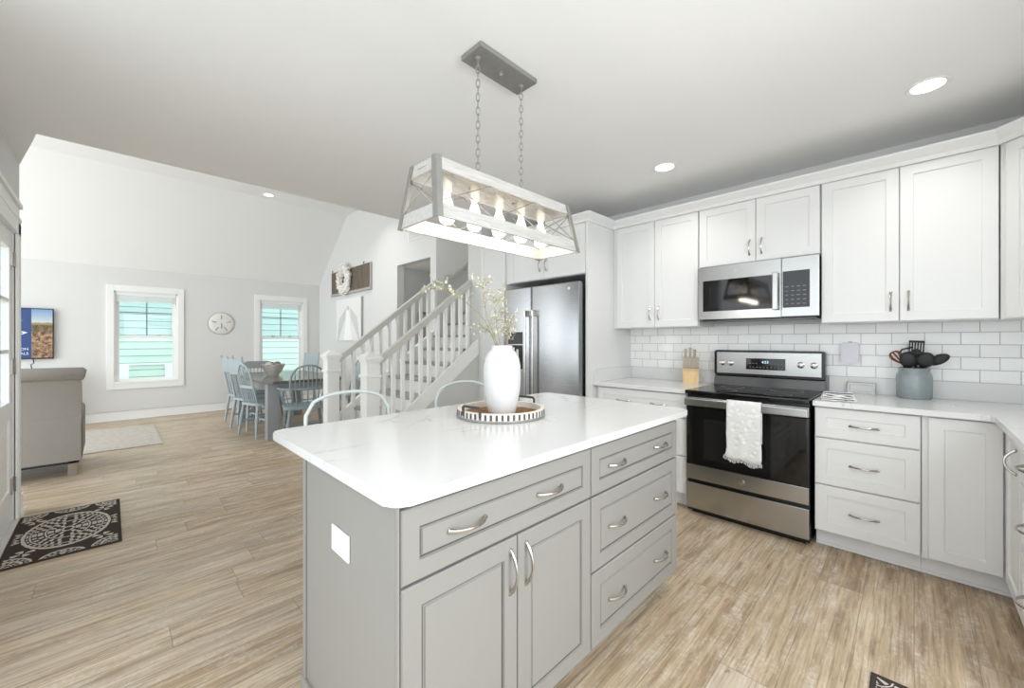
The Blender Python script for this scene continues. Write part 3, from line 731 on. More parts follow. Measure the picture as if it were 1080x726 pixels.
# ================================================================== PENDANT LAMP
LX, LY = 1.305, 1.392
lp = thing('island_pendant', 'whitewashed trapezoid frame pendant with five bulbs over the island', 'lamp', (LX, LY, 0))
MB().box(-.158, -.052, CZ-.024, .214, .088, CZ-.0005, .004).build('canopy', M['galv'], lp)
MB().lathe([(0, 0), (.012, 0), (.012, -.012), (.006, -.018), (0, -.018)], c=(.028, .018, CZ-.024), seg=16).build('canopy_screw', M['galv'], lp)
B = (.446, .142, 1.75); Tp = (.418, .090, 2.0)
sl = MB()
def frame_ring(hx, hy, z0, z1, hx1, hy1, th):
    """four sloping boards"""
    for a, b, c_, d_ in (((-hx, -hy), (hx, -hy), (-hx1, -hy1), (hx1, -hy1)), ((hx, hy), (-hx, hy), (hx1, hy1), (-hx1, hy1)), ((hx, -hy), (hx, hy), (hx1, -hy1), (hx1, hy1)), ((-hx, hy), (-hx, -hy), (-hx1, hy1), (-hx1, -hy1))):
        n = Vector((b[1]-a[1], a[0]-b[0], 0)).normalized()*th
        P = [Vector((*a, z0)), Vector((*b, z0)), Vector((*d_, z1)), Vector((*c_, z1))]
        A = [sl.bm.verts.new(p) for p in P]; Bv = [sl.bm.verts.new(p-n) for p in P]
        sl.bm.faces.new(A)
        sl.bm.faces.new(Bv[::-1])
        for k in range(4): sl.bm.faces.new((A[k], Bv[k], Bv[(k+1) % 4], A[(k+1) % 4]))
def at(t): return (B[0]+(Tp[0]-B[0])*t, B[1]+(Tp[1]-B[1])*t, B[2]+(Tp[2]-B[2])*t)
for t0, t1 in ((0, .22), (.80, 1)):
    a_, b_ = at(t0), at(t1); frame_ring(a_[0], a_[1], a_[2], b_[2], b_[0], b_[1], .012)
sl.build('slats', M['lampwood'], lp)
for sx in (-1, 1):
    for sy in (-1, 1):
        m = MB(); p0 = Vector((sx*(B[0]+.002), sy*(B[1]+.002), B[2]-.004)); p1 = Vector((sx*(Tp[0]+.002), sy*(Tp[1]+.002), Tp[2]+.004)); w = .026
        for dx, dy in ((-sx*w, 0), (0, -sy*w)):
            q = Vector((dx, dy, 0)); n = Vector((sx*.003 if dx == 0 else 0, sy*.003 if dy == 0 else 0, 0))
            A = [m.bm.verts.new(p) for p in (p0, p0+q, p1+q, p1)]; Bv = [m.bm.verts.new(p+n) for p in (p0, p0+q, p1+q, p1)]
            m.bm.faces.new(A); m.bm.faces.new(Bv[::-1])
            for k in range(4): m.bm.faces.new((A[k], A[(k+1) % 4], Bv[(k+1) % 4], Bv[k]))
        m.build('corner_post', M['galv'], lp)
MB().box(-.425, -.03, 1.975, .425, .03, 1.995, .002).box(-.012, -.09, 1.985, .012, .09, 2.0).build('socket_bar', M['lampwood'], lp)
# crossed wires
lo, hi = at(.22), at(.80)
def wire(p, q): MB().tube([p, q], .0026, 6).build('cross_rod', M['galv'], lp)
for sy in (-1, 1):
    for k in range(3):
        xa0, xb0 = -lo[0]+2*lo[0]*k/3, -lo[0]+2*lo[0]*(k+1)/3; xa1, xb1 = -hi[0]+2*hi[0]*k/3, -hi[0]+2*hi[0]*(k+1)/3
        wire((xa0, sy*(lo[1]-.004), lo[2]), (xb1, sy*(hi[1]-.004), hi[2])); wire((xb0, sy*(lo[1]-.006), lo[2]), (xa1, sy*(hi[1]-.006), hi[2]))
for sx in (-1, 1):
    wire((sx*(lo[0]-.004), -lo[1], lo[2]), (sx*(hi[0]-.004), hi[1], hi[2])); wire((sx*(lo[0]-.006), lo[1], lo[2]), (sx*(hi[0]-.006), -hi[1], hi[2]))
for k in range(5):
    x = -.30+.15*k
    so = MB().lathe([(0, 1.975), (.02, 1.975), (.022, 1.955), (.022, 1.915), (.018, 1.91), (0, 1.91)], c=(x, 0, 0), seg=20).build('socket', M['socket'], lp, True)
    bu = MB().lathe([(0, 1.912), (.013, 1.91), (.014, 1.895), (.024, 1.865), (.033, 1.83), (.036, 1.81), (.03, 1.785), (.018, 1.775), (0, 1.772)], c=(x, 0, 0), seg=20).build('bulb', M['bulbglass'], so, True)
    fl = MB()
    for q in range(4):
        a = q*PI/2; fl.tube([(x+.006*math.cos(a), .006*math.sin(a), 1.88), (x+.012*math.cos(a), .012*math.sin(a), 1.80)], .0022, 6)
    fl.ico((x, 0, 1.835), .014, 2, (1, 1, 1.7))
    fl.build('filament', M['bulb'], so)
    L = bpy.data.lights.new('bulb_light', 'POINT'); L.energy = BULB_W; L.color = (1, .92, .80); L.shadow_soft_size = .02
    lo_ = bpy.data.objects.new('bulb_light', L); C.objects.link(lo_); lo_.parent = so; lo_.location = (x, 0, 1.755)
for x in (-.115, .17):
    ch = MB(); z = CZ-.03; n = 18; st = (z-2.0)/n
    for k in range(n):
        zc = z-st*(k+.5); pts = []
        for a in range(12):
            q = a*PI/6; r1, r2 = .0085, st*.66
            dx = r1*math.cos(q); dz_ = r2*math.sin(q)
            pts.append((x+dx*.707, .018+dx*.707, zc+dz_) if k % 2 == 0 else (x+dx*.707, .018-dx*.707, zc+dz_))
        ch.tube(pts, .0021, 6, True)
    ch.lathe([(0, CZ-.024), (.014, CZ-.024), (.013, CZ-.034), (.005, CZ-.038), (0, CZ-.038)], c=(x, .018, 0), seg=16)
    ch.box(x-.004, -.09, 1.99, x+.004, .09, 1.998)
    ch.build('chain', M['galv'], lp, True)

# ------------------------------------------------------------------ recessed ceiling lights
def can(x, y, z, lab, power=1):
    t = thing('recessed_light', lab, 'ceiling light', (x, y, z), 0, 'recessed ceiling lights')
    r = MB()
    prof = [(.062, -.001), (.085, -.001), (.087, -.004), (.082, -.008), (.066, -.006)]
    b = [(p[0], p[1]) for p in prof]
    rings = []
    for rr_, zz in b: rings.append([r.bm.verts.new((rr_*math.cos(2*PI*k/32), rr_*math.sin(2*PI*k/32), zz)) for k in range(32)])
    for i in range(len(rings)):
        A, Bq = rings[i], rings[(i+1) % len(rings)]
        for k in range(32): r.bm.faces.new((A[k], A[(k+1) % 32], Bq[(k+1) % 32], Bq[k]))
    r.build('trim_ring', M['white'], t, True)
    MB().lathe([(0, -.0045), (.066, -.0045), (.066, -.001), (0, -.001)], seg=32).build('lens', M['can'], t)
    L = bpy.data.lights.new('can_light', 'AREA'); L.shape = 'DISK'; L.size = .12; L.spread = math.radians(120); L.energy = CAN_W*power; L.color = (1, .98, .95)
    o = bpy.data.objects.new('can_light', L); C.objects.link(o); o.parent = t; o.location = (0, 0, -.012)
can(2.982, -.05, CZ, 'recessed ceiling light near the right corner cabinet')
can(2.968, 1.334, CZ, 'recessed ceiling light in front of the microwave')
can(1.83, 7.45, 3.67, 'small recessed ceiling light high in the living room vault')
can(-1.6, 6.2, 3.67, 'unseen ceiling light added over the recliner')  # unseen lamp, added to light the living room
can(4.1, 5.3, 2.47, 'unseen ceiling light added in the hall behind the stairs')  # unseen lamp, added to brighten the hall
can(3.9, 4.2, 4.4, 'unseen ceiling light added at the top of the stairwell', 2.5)  # added out of view to lift the stairs and balusters
can(2.4, 5.9, 3.67, 'unseen ceiling light added above the foot of the stairs', 3)  # added out of view to light the railings and wreath wall

# ================================================================== COUNTER ITEMS
# knife block
kb = thing('knife_block', 'pale wooden knife block on the counter by the range', 'knife block', (3.60, 1.385, CT), -68)
MB().prism([(-.085, 0), (.075, 0), (.075, .15), (.035, .20), (-.085, .105)], -.062, .062, 'x').build('block', M['blade'], kb)
MB().box(-.02, -.0765, .05, .02, -.0745, .06).build('mark', M['clothblue'], kb) if False else None
def knife(lx, k, L, lab):
    # handle rises out of the sloped face
    t = thing('kitchen_knife', lab, 'knife', kb.matrix_basis @ Vector((lx, -.045+.045*k, .128+.03*k)) , -68, 'knives in the block')
    t.location = Vector((3.60, 1.385, CT)) + RZ(-68) @ Vector((lx*1.2, -.055+.055*k, .128+.045*k))
    d = Vector((0, -.32, 1)).normalized()
    MB().tube([tuple(d*-.02), tuple(d*.02), tuple(d*L*.6), tuple(d*L)], [.006, .0075, .0068, .0085], 8, flat=1.5).build('handle', M['knife'], t, True)
    MB().tube([tuple(d*-.004), tuple(d*.008)], .0083, 8, flat=1.5).build('bolster', M['chrome'], t, True)
for i in range(6): knife(-.042+.0168*i, .1, .10, 'knife with pale handle standing in front row of wooden block')
for i, l in enumerate((.135, .145, .13)): knife(-.034+.03*i, .9, l, 'long knife with pale handle in back row of wooden block')
# crock with utensils
ck = thing('utensil_crock', 'blue grey glazed crock on the counter', 'crock', (3.645, .0, CT))
MB().lathe([(0, 0), (.076, 0), (.083, .008), (.085, .07), (.085, .135), (.082, .155), (.074, .170), (.072, .178), (.077, .190), (.075, .195), (.068, .194), (.066, .172), (.075, .14), (.076, .012), (0, .01)], seg=40).build('pot', M['crock'], ck, True)
MB().box(.0, 0, .05, .001, .001, .051).bm.free()
base = Vector((3.645, .0, CT))
def utensil(name, lab, cat, build, off, right, back):
    t = thing(name, lab, cat, base+Vector(off), 0)
    t.rotation_euler = (RX(right) @ RY(back) @ RZ(-90)).to_euler()
    build(t); return t
def head_disc(w, h, z, cup=.0, slots=0):
    m = MB(); N = 24
    pts = []
    for k in range(N):
        a = 2*PI*k/N; pts.append((w*math.sin(a), z+h-h*math.cos(a)))
    m.prism(pts, -.004, .004, 'y'); return m
def b_turner(t):
    MB().tube([(0, 0, -.10), (0, 0, .06), (0, .004, .09)], .006, 8).build('handle', M['rubber'], t, True)
    m = MB()
    for k in range(6): m.box(-.036+k*.0128, 0, .085, -.036+k*.0128+.0075, .003, .165)
    m.box(-.036, 0, .08, .036, .004, .10, .001).box(-.037, 0, .158, .036, .004, .172, .001); m.build('head', M['rubber'], t)
def b_spoon(w, h):
    def f(t):
        MB().tube([(0, 0, -.10), (0, 0, .03)], .006, 8).build('handle', M['rubber'], t, True)
        m = MB(); m.ico((0, .006, .03+h), 1, 3, (w, .012, h)); m.build('head', M['rubber'], t, True)
    return f
def b_whisk(t):
    MB().tube([(0, 0, -.10), (0, 0, .02)], .007, 8).build('handle', M['red'], t, True)
    m = MB()
    for q in range(4):
        a = q*PI/4
        m.tube([(.026*math.sin(PI*s)**.8*math.cos(a)*(1 if 1 else 1), .026*math.sin(PI*s)**.8*math.sin(a), .02+.11*(1-abs(1-2*s)*1.0)) if False else (.03*math.sin(2*PI*s)*math.cos(a), .03*math.sin(2*PI*s)*math.sin(a), .02+.095*math.sin(PI*s)) for s in [k/20 for k in range(21)]], .0036, 6)
    m.build('wires', M['red'], t, True)
def b_tongs(t):
    MB().tube([(-.012, 0, -.10), (-.014, 0, .05), (-.02, 0, .10), (0, 0, .125), (.05, 0, .13)], .005, 8).build('arm', M['rubber'], t, True)
utensil('slotted_turner', 'black slotted turner standing tallest in the crock', 'utensil', b_turner, (.02, -.005, .20), 3, 8)
utensil('cooking_spoon', 'wide black spoon at the front left in the crock', 'utensil', b_spoon(.040, .052), (-.030, .014, .165), -10, -6)
utensil('cooking_spoon', 'black ladle leaning far right out of the crock', 'utensil', b_spoon(.030, .055), (.01, -.036, .205), 58, 0)
utensil('cooking_spoon', 'black serving spoon at the front right in the crock', 'utensil', b_spoon(.040, .05), (-.025, -.03, .17), 16, -6)
utensil('cooking_spoon', 'black spatula standing behind other utensils in the crock', 'utensil', b_spoon(.034, .055), (.035, -.01, .18), 0, 10)
utensil('whisk', 'red wire whisk leaning left out of the crock', 'utensil', b_whisk, (-.01, .036, .20), -34, -4)
utensil('tongs', 'black tongs with bent end at left of the crock', 'utensil', b_tongs, (.02, .03, .19), -12, 6)
# plug-in device
pd = thing('plug_in_device', 'small white rounded device fixed to the tile backsplash', 'air freshener', (WX-.009, .322, 1.197))
MB().prism(rrect(-.048, -.074, .048, .074, .022), -.045, 0, 'x').build('shell', M['plug'], pd, True)
MB().box(-.03, -.012, .073, -.012, .012, .078, .002).build('vent', M['iron'], pd)
# leaning platter
pt = thing('white_platter', 'small white rectangular dish leaning on the upstand', 'dish', (3.70, .262, CT+.001), -90, rot=(math.radians(-16), 0, math.radians(-90)))
MB().panel(-.075, 0, .075, .076, [(0, .002), (.003, 0), (.012, 0), (.018, .006)], .012).build('dish', M['vase'], pt)
MB().box(-.078, .002, -.0, -.0755, .012, .077).box(.0755, .002, 0, .078, .012, .077).box(-.078, .002, .0765, .078, .012, .079).build('rim', M['galv'], pt)
# folded cloth
fc = thing('folded_cloth', 'folded white dishcloth with blue stripes beside the range', 'cloth', (3.22, .335, CT), -82)
m = MB(); N = 14
def sheet(z, w, d_, amp, seed):
    g = []
    for i in range(N+1):
        r_ = []
        for j in range(N+1):
            x = -w/2+w*i/N; y = -d_/2+d_*j/N
            zz = z+amp*(.5+.5*math.sin(x*70+seed)*math.cos(y*48+seed*2))
            r_.append(m.bm.verts.new((x+.004*math.sin(y*60+seed), y+.004*math.sin(x*50), zz)))
        g.append(r_)
    for i in range(N):
        for j in range(N): m.bm.faces.new((g[i][j], g[i+1][j], g[i+1][j+1], g[i][j+1]))
for k in range(4): sheet(.005+.0105*k, .165-.008*k, .21-.012*k, .007, k*1.7)
o = m.build('layers', M['cloth'], fc, True, 180); o.modifiers.new('s', 'SOLIDIFY').thickness = .0055
m = MB()
for y in (-.085, -.072): m.box(-.068, y, .0445, .066, y+.006, .0495)
m.box(-.07, -.1015, .006, .07, -.0995, .012)
m.build('stripes', M['clothblue'], fc)

# ================================================================== ISLAND DECOR
TX, TY = 1.365, 1.442
tr = thing('round_tray', 'round wooden tray with striped bone inlay rim on the island', 'tray', (TX, TY, CT), 0)
MB().prism([(.2055*math.cos(k*PI/32), .2055*math.sin(k*PI/32)) for k in range(64)], .001, .012).build('base', M['traywood'], tr)
MB().lathe([(.196, .013), (.197, .0125), (.206, .010), (.207, .002), (.213, .002), (.213, .042), (.206, .044), (.196, .042), (.196, .013)], seg=64, caps=False).build('rim', M['bone'], tr, True)
MB().tube([(.212*math.cos(a*PI/32), .212*math.sin(a*PI/32), .006) for a in range(64)], .006, 8, True).build('foot_band', M['galv'], tr, True)
m = MB()
for k in range(52):
    b = bmesh.new(); bmesh.ops.create_cube(b, size=1)
    for v in b.verts: v.co = Vector((.2125+v.co.x*.004, v.co.y*.011, .0255+v.co.z*.025))
    m._merge(b, RZ(360*k/52))
m.build('inlay', M['greyinlay'], tr)
for a in (187, 7):
    m = MB(); R_ = .2165; q = math.radians(14)
    p = lambda s, z, rr_=R_: (rr_*math.cos(s), rr_*math.sin(s), z)
    m.tube([p(-q, .024), p(-q, .045), p(-q, .062), p(-q*.85, .068), p(0, .068), p(q*.85, .068), p(q, .062), p(q, .045), p(q, .024)], .0062, 8)
    m.xf(RZ(a)); m.build('tray_handle', M['iron'], tr, True)
va = thing('vase', 'tall white ribbed ceramic vase on the tray', 'vase', (TX-.004, TY-.012, CT+.0125), 0)
prof = [(0, 0), (.060, 0), (.066, .006), (.078, .05), (.089, .12), (.0925, .18), (.090, .235), (.082, .275), (.068, .300), (.055, .312), (.051, .320), (.051, .332), (.047, .333), (.046, .315), (.06, .30), (.075, .27), (.08, .2), (.06, .03), (0, .02)]
vm = MB().lathe(prof, seg=72)
for v in vm.bm.verts:
    r = math.hypot(v.co.x, v.co.y)
    if r > .03 and .03 < v.co.z < .30:
        a = math.atan2(v.co.y, v.co.x); k = 1+.006*math.cos(18*a); v.co.x *= k; v.co.y *= k
vm.build('body', M['vase'], va, True, 60)
def stem(pts, nb, seed, lab, dense):
    t = thing('dried_stem', lab, 'branch', (TX-.004, TY-.012, CT+.03), 0, 'dried stems in the vase')
    r = random.Random(seed); w = MB(); lf = MB(); bd = MB()
    P = [Vector(p) for p in pts]
    def along(s):
        f = s*(len(P)-1); i = min(int(f), len(P)-2); return P[i].lerp(P[i+1], f-i)
    w.tube([along(k/14) + Vector((r.uniform(-1, 1), r.uniform(-1, 1), 0))*.003 for k in range(15)], [.0022-.0012*k/14 for k in range(15)], 6)
    for k in range(int(nb*1.9)):
        s = r.uniform(.52, 1); p = along(s); d = Vector((r.uniform(-1, 1), r.uniform(-1, 1), r.uniform(-.2, 1))).normalized()
        L = r.uniform(.02, .08); q = p+d*L
        w.tube([p, p+d*L*.5+Vector((0, 0, .004)), q], [.0011, .0009, .0006], 5)
        for z in range(dense):
            f = r.uniform(.4, 1.05); c = p.lerp(q, f)+Vector((r.uniform(-1, 1), r.uniform(-1, 1), r.uniform(-1, 1)))*.008
            if r.random() < .35: bd.ico(c, r.uniform(.002, .0042), 1)
            else:
                mt = Matrix.Rotation(r.uniform(0, 6), 4, 'Z') @ Matrix.Rotation(r.uniform(0, 3), 4, 'X')
                lf.ico(c, 1, 1, (r.uniform(.0035, .0065), .0012, r.uniform(.007, .013)), mt)
    w.build('twig', M['twig'], t); lf.build('leaves', M['leaf'], t); bd.build('buds', M['bud'], t)
# image-right direction is (.707,-.707); up-left lean = (-.7,.7)
def sp_(u, f, z): return (u*.7071+f*.7071, -u*.7071+f*.7071, z)
stem([(0, 0, 0), sp_(-.01, 0, .30), sp_(-.03, .02, .45), sp_(-.04, .03, .56)], 12, 1, 'upright pale dried stem in the white vase', 4)
stem([(0, 0, 0), sp_(.012, .01, .30), sp_(-.005, .03, .46), sp_(.02, .05, .60)], 11, 2, 'upright pale dried stem in the white vase', 3)
stem([(0, 0, 0), sp_(-.02, -.01, .31), sp_(-.07, 0, .44), sp_(-.10, .02, .58), sp_(-.09, .02, .64)], 12, 3, 'upright pale dried stem in the white vase', 3)
stem([(0, 0, 0), sp_(.02, -.01, .31), sp_(.03, 0, .38), sp_(.05, 0, .45)], 12, 4, 'short leafy dried stem at right of the vase', 5)
stem([(0, 0, 0), sp_(-.025, 0, .31), sp_(-.10, .02, .46), sp_(-.22, .03, .565), sp_(-.33, .02, .60), sp_(-.41, .02, .575)], 14, 5, 'long dried stem leaning far left out of the vase', 4)
stem([(0, 0, 0), sp_(-.015, .015, .31), sp_(-.06, .06, .38), sp_(-.12, .05, .42)], 8, 6, 'low dried stem at left of the vase', 3)

# ================================================================== BAR STOOLS
def stool(x, y, rz, lab):
    t = thing('counter_stool', lab, 'stool', (x, y, 0), rz, 'hoop back stools behind the island')
    MB().prism(rrect(-.20, -.20, .20, .20, .07), .62, .65).build('seat', M['stool'], t, True, 30)
    pts = [(-.215, .19, .64), (-.232, .21, .78), (-.225, .225, .90), (-.185, .235, .965), (-.145, .24, .982), (-.10, .245, .994), (-.05, .247, 1.0), (0, .248, 1.002), (.05, .247, 1.0), (.10, .245, .994), (.145, .24, .982), (.185, .235, .965), (.225, .225, .90), (.232, .21, .78), (.215, .19, .64)]
    MB().tube(pts, .0095, 10).build('hoop', M['stool'], t, True)
    for sx in (-1, 1):
        for sy in (-1, 1): MB().tube([(sx*.17, sy*.17, .625), (sx*.21, sy*.22, 0)], [.016, .012], 10).build('leg', M['stool'], t, True)
    MB().tube([(-.195, -.2, .22), (.195, -.2, .22), (.195, .2, .22), (-.195, .2, .22)], .009, 8, True).build('foot_ring', M['stool'], t)
    return t
stool(.925, 1.95, 0, 'pale hoop back stool behind the island, nearer the near end')
stool(1.71, 1.95, 0, 'pale hoop back stool behind the island, by the vase')

# ================================================================== STAIRS
st = thing('staircase', 'white staircase with grey treads rising beyond the island', 'stairs', (0, 0, 0))
RISE, RUN, X1 = .170, .2237, 1.60
for k in range(1, 15):
    x = X1+(k-1)*RUN; z = k*RISE
    y0 = 3.575 if x+RUN < 3.02 else 3.737
    y1 = 4.684
    MB().box(x-.025, y0, z-.028, x+RUN+(.02 if k < 15 else 0), y1, z, .004).build('tread', M['tread'], st)
    MB().box(x, y0, z-RISE+.001, x+.018, y1, z-.029).build('riser', M['white'], st)
def strg(y0, y1, xa, xb, up, dn):
    s = RISE/RUN; f = lambda x: RISE+(x-X1)*s
    return MB().prism([(xa, max(0.001, f(xa)-dn)), (xb, f(xb)-dn), (xb, f(xb)+up), (xa, f(xa)+up)], y0, y1, 'y')
strg(3.538, 3.572, 1.66, 2.995, .075, .10).build('stringer', M['white'], st)
strg(4.684-.02, 4.72, 1.66, 3.19, .075, .16).build('stringer', M['white'], st)
s = RISE/RUN
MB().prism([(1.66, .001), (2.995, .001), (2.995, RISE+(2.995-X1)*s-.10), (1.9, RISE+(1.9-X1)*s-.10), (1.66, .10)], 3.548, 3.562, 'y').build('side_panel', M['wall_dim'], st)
MB().prism([(1.66, .001), (3.19, .001), (3.19, RISE+(3.19-X1)*s-.16), (1.66, .05)], 4.70, 4.715, 'y').build('side_panel', M['white'], st)
def railing(lab, y, xn, xe, zs, zsl, n, yb):
    t = thing('stair_railing', lab, 'railing', (xn, y, 0), 0, 'stair railings')
    m = MB(); h = .066
    m.box(-h, -h, 0, h, h, 1.10, .003).box(-h-.012, -h-.012, 0, h+.012, h+.012, .22, .004)
    m.box(-h-.014, -h-.014, .93, h+.014, h+.014, .96, .006).box(-h-.012, -h-.012, 1.075, h+.012, h+.012, 1.10, .005).box(-h-.026, -h-.026, 1.10, h+.026, h+.026, 1.13, .006)
    b = bmesh.new(); bmesh.ops.create_cone(b, segments=4, radius1=(h+.018)*1.414, radius2=.03, depth=.045, cap_ends=True)
    m._merge(b, T(0, 0, 1.1525) @ RZ(45)); m.build('newel_post', M['white'], t)
    L = xe-xn-h; 
    hr = MB().prism([(h, zs-.035), (h+L, zs-.035+zsl*L), (h+L, zs+.04+zsl*L), (h, zs+.04)], -.032, .032, 'y')
    hr.build('handrail', M['rail'], t)
    for k in range(n):
        x = h+.07+(L-.10)*k/(n-1)
        top = zs-.036+zsl*(x-h)
        bot = (math.floor((xn+x-X1+.025)/RUN)+1)*RISE-.001
        MB().box(x-.018, -.018, bot, x+.018, .018, top).build('baluster', M['white'], t)
    return t
railing('white stair railing with newel post on the near side of the stairs', 3.70, 1.77, 2.995, 1.065, .77, 11, 0)
railing('white stair railing with newel post on the far side of the stairs', 4.66, 1.77, 3.195, 1.06, .77, 12, 0)
hr = thing('wall_handrail', 'greige handrail on the stairwell wall', 'handrail', (3.34, 4.66, 2.16))
MB().prism([(0, 0), (.12, 0.012), (1.3, .97), (1.3, 1.03), (.10, .06), (0, .05)], -.02, .02, 'y').build('rail', M['rail'], hr)
for x in (.35, 1.0): MB().tube([(x, .0, (x-.1)*.8+.0), (x, .015, (x-.1)*.8-.03), (x, .028, (x-.1)*.8-.03)], .006, 8).build('bracket', M['chrome'], hr)

# ================================================================== WALL DECOR
bo = thing('barn_board', 'brown weathered wooden board hung on the white wall', 'wall decor', (WW-.002, 7.48, 2.42))
m = MB()
for k in range(5): m.box(-.028, -.86+k*.344, -.20, -.006, -.86+(k+1)*.344-.004, .225, .003)
m.build('planks', M['barn'], bo)
MB().box(-.04, -.87, -.245, -.006, .87, -.20, .003).box(-.034, -.87, -.2, -.006, -.845, .23, .002).build('ledge', M['canvasedge'], bo)
m = MB()
for y in (-.62, .78): m.tube([(-.03, y, .22), (-.04, y, .26), (-.02, y, .265)], .008, 6)
m.build('hooks', M['iron'], bo)
wr = thing('wreath', 'white shell wreath hung over the wooden board', 'wreath', (WW-.045, 7.62, 2.45))
r = random.Random(11); m = MB()
for k in range(330):
    a = r.uniform(0, 2*PI); b = r.uniform(0, 2*PI); R1, R2 = .195, .075
    q = (R1+R2*math.cos(b)); c = (-.03+R2*.7*math.sin(b), q*math.cos(a), q*math.sin(a)*1.1)
    m.ico((min(c[0], -.005), c[1], c[2]), r.uniform(.014, .028), 1, (1, r.uniform(.7, 1.2), r.uniform(.5, 1)))
m.tube([(-.03, .195*math.cos(k*PI/20), .215*math.sin(k*PI/20)) for k in range(40)], .05, 10, True)
m.build('shells', M['wreath'], wr)
cv = thing('angel_canvas', 'pale canvas picture of an angel below the wooden board', 'picture', (WW-.001, 7.51, 1.685))
MB().box(-.04, -.55, -.395, -.001, .55, .395, .002).build('canvas', M['canvas'], cv)
MB().box(-.041, -.556, -.397, -.001, -.551, .397).build('edge', M['canvasedge'], cv)
def wing(sg):
    r = random.Random(5); m = MB()
    for k in range(16):
        y0 = sg*(.09+.018*k); z0 = .22-.012*k; L = .18+.016*k
        m.prism([(y0, z0), (y0+sg*.03, z0-.02), (y0+sg*(.07+.004*k), z0-L), (y0+sg*(.05+.004*k), z0-L-.03)], -.0425-.0002*k, -.0405, 'x')
    return m
for sg in (-1, 1): wing(sg).build('wing', M['angelwing'], cv)
MB().prism([(-.05, .17), (.05, .17), (.075, .05), (.19, -.37), (.12, -.385), (0, -.38), (-.12, -.385), (-.19, -.37), (-.075, .05)], -.0455, -.0405, 'x').build('gown', M['angel'], cv)
MB().lathe([(0, 0), (.045, 0), (.045, .004), (0, .004)], mt=RY(-90), c=(-.0415, 0, .215), seg=24).build('head', M['angelwing'], cv)
vt = thing('wall_vent', 'small white louvred vent high on the wall by stairs', 'vent', (WW-.001, 5.23, 2.86))
MB().box(-.008, -.19, -.075, -.001, .19, -.055, .002).box(-.008, -.19, .055, -.001, .19, .075, .002).box(-.008, -.19, -.055, -.001, -.165, .055, .002).box(-.008, .165, -.055, -.001, .19, .055, .002).build('frame', M['white'], vt)
m = MB()
for k in range(8): m.box(-.006, -.165, -.052+k*.0135, -.001, .165, -.046+k*.0135)
m.build('louvres', M['white'], vt)
cl = thing('wall_clock', 'round sand dollar wall clock between the two windows', 'clock', (1.46, YF-.001, 1.605))
MB().lathe([(0, 0), (.19, 0), (.202, .008), (.19, .018), (.1, .026), (0, .03)], mt=RX(90), seg=48).build('face', M['clockface'], cl, True)
MB().tube([(.199*math.cos(a*PI/24), -.009, .199*math.sin(a*PI/24)) for a in range(48)], .006, 6, True).build('rim', M['clockmark'], cl)
for k in range(5):
    a = math.radians((90, 15, 165, 235, 305)[k])
    MB().ico((.115*math.cos(a), -.026, .115*math.sin(a)), 1, 2, (.010, .003, .045), RY(90-math.degrees(a))).build('petal_mark', M['clockmark'], cl)
MB().box(-.004, -.034, -.09, .004, -.03, .01, .001).build('hands', M['iron'], cl)
hp = thing('hall_picture', 'brown framed picture on the hall wall behind the stairs', 'picture', (3.80, 5.859, 1.55))
MB().box(-.16, -.022, -.22, .16, -.001, -.19, .003).box(-.16, -.022, .19, .16, -.001, .22, .003).box(-.16, -.022, -.19, -.13, -.001, .19, .003).box(.13, -.022, -.19, .16, -.001, .19, .003).build('frame', M['framewood'], hp)
MB().box(-.13, -.012, -.19, .13, -.002, .19).build('print', M['photo'], hp)

# ================================================================== TV, CONSOLE
tv = thing('television', 'wall mounted television showing blue title beside beach photo', 'television', (-1.24, YF-.002, 1.02))
MB().box(-.65, -.055, 0, .65, -.03, .74, .006).box(-.3, -.03, .2, .3, 0, .55).build('case', M['tvblack'], tv)
MB().box(-.635, -.0565, .018, .436, -.0548, .725).build('blue_screen', M['tvblue'], tv)
MB().box(.436, -.0565, .018, .637, -.0548, .725).build('photo_screen', M['tvphoto'], tv)
m = MB()
m.prism([(.0, .29), (.25, .335), (.36, .36), (.40, .385), (.36, .40), (.27, .41), (.36, .385), (.355, .372), (.2, .34)], -.058, -.0564, 'y')
m.prism([(.1, .43), (.25, .50), (.36, .565), (.24, .525), (.12, .46)], -.058, -.0564, 'y')
m.build('swoosh', M['tvwhite'], tv)
def text(body, size, loc, m_, par, name):
    c = bpy.data.curves.new(name, 'FONT'); c.body = body; c.size = size; c.align_x = 'RIGHT'; c.extrude = .0003
    o = bpy.data.objects.new(name, c); C.objects.link(o); o.parent = par; o.location = loc; o.rotation_euler = (PI/2, 0, 0); c.materials.append(m_); return font_mesh(o, par)
text('VACATION', .05, (.41, -.0575, .13), M['tvwhite'], tv, 'title_text'); text('RENTALS', .05, (.41, -.0575, .065), M['tvwhite'], tv, 'title_text')
MB().tube([(.45, -.04, .0), (.46, -.05, -.06), (.43, -.045, -.08), (.44, -.05, -.155)], .006, 8).build('cable', M['rubber'], tv, True)
cs = thing('media_console', 'low white console under the television, behind the recliner', 'console', (-1.25, 8.86, 0))
MB().box(-.7, -.2, .825, .75, .2, .855, .004).build('top', M['white'], cs)
MB().box(-.66, -.18, .12, .70, .19, .825).build('body', M['white'], cs)
for x in (-.63, .67):
    for y in (-.15, .15): MB().box(x-.025, y-.025, 0, x+.025, y+.025, .12).build('leg', M['white'], cs)
mb_ = thing('media_box', 'small black box on the console below the television', 'media box', (-.655, 8.80, .856))
MB().box(-.06, -.05, 0, .06, .05, .028, .006).build('case', M['rubber'], mb_)

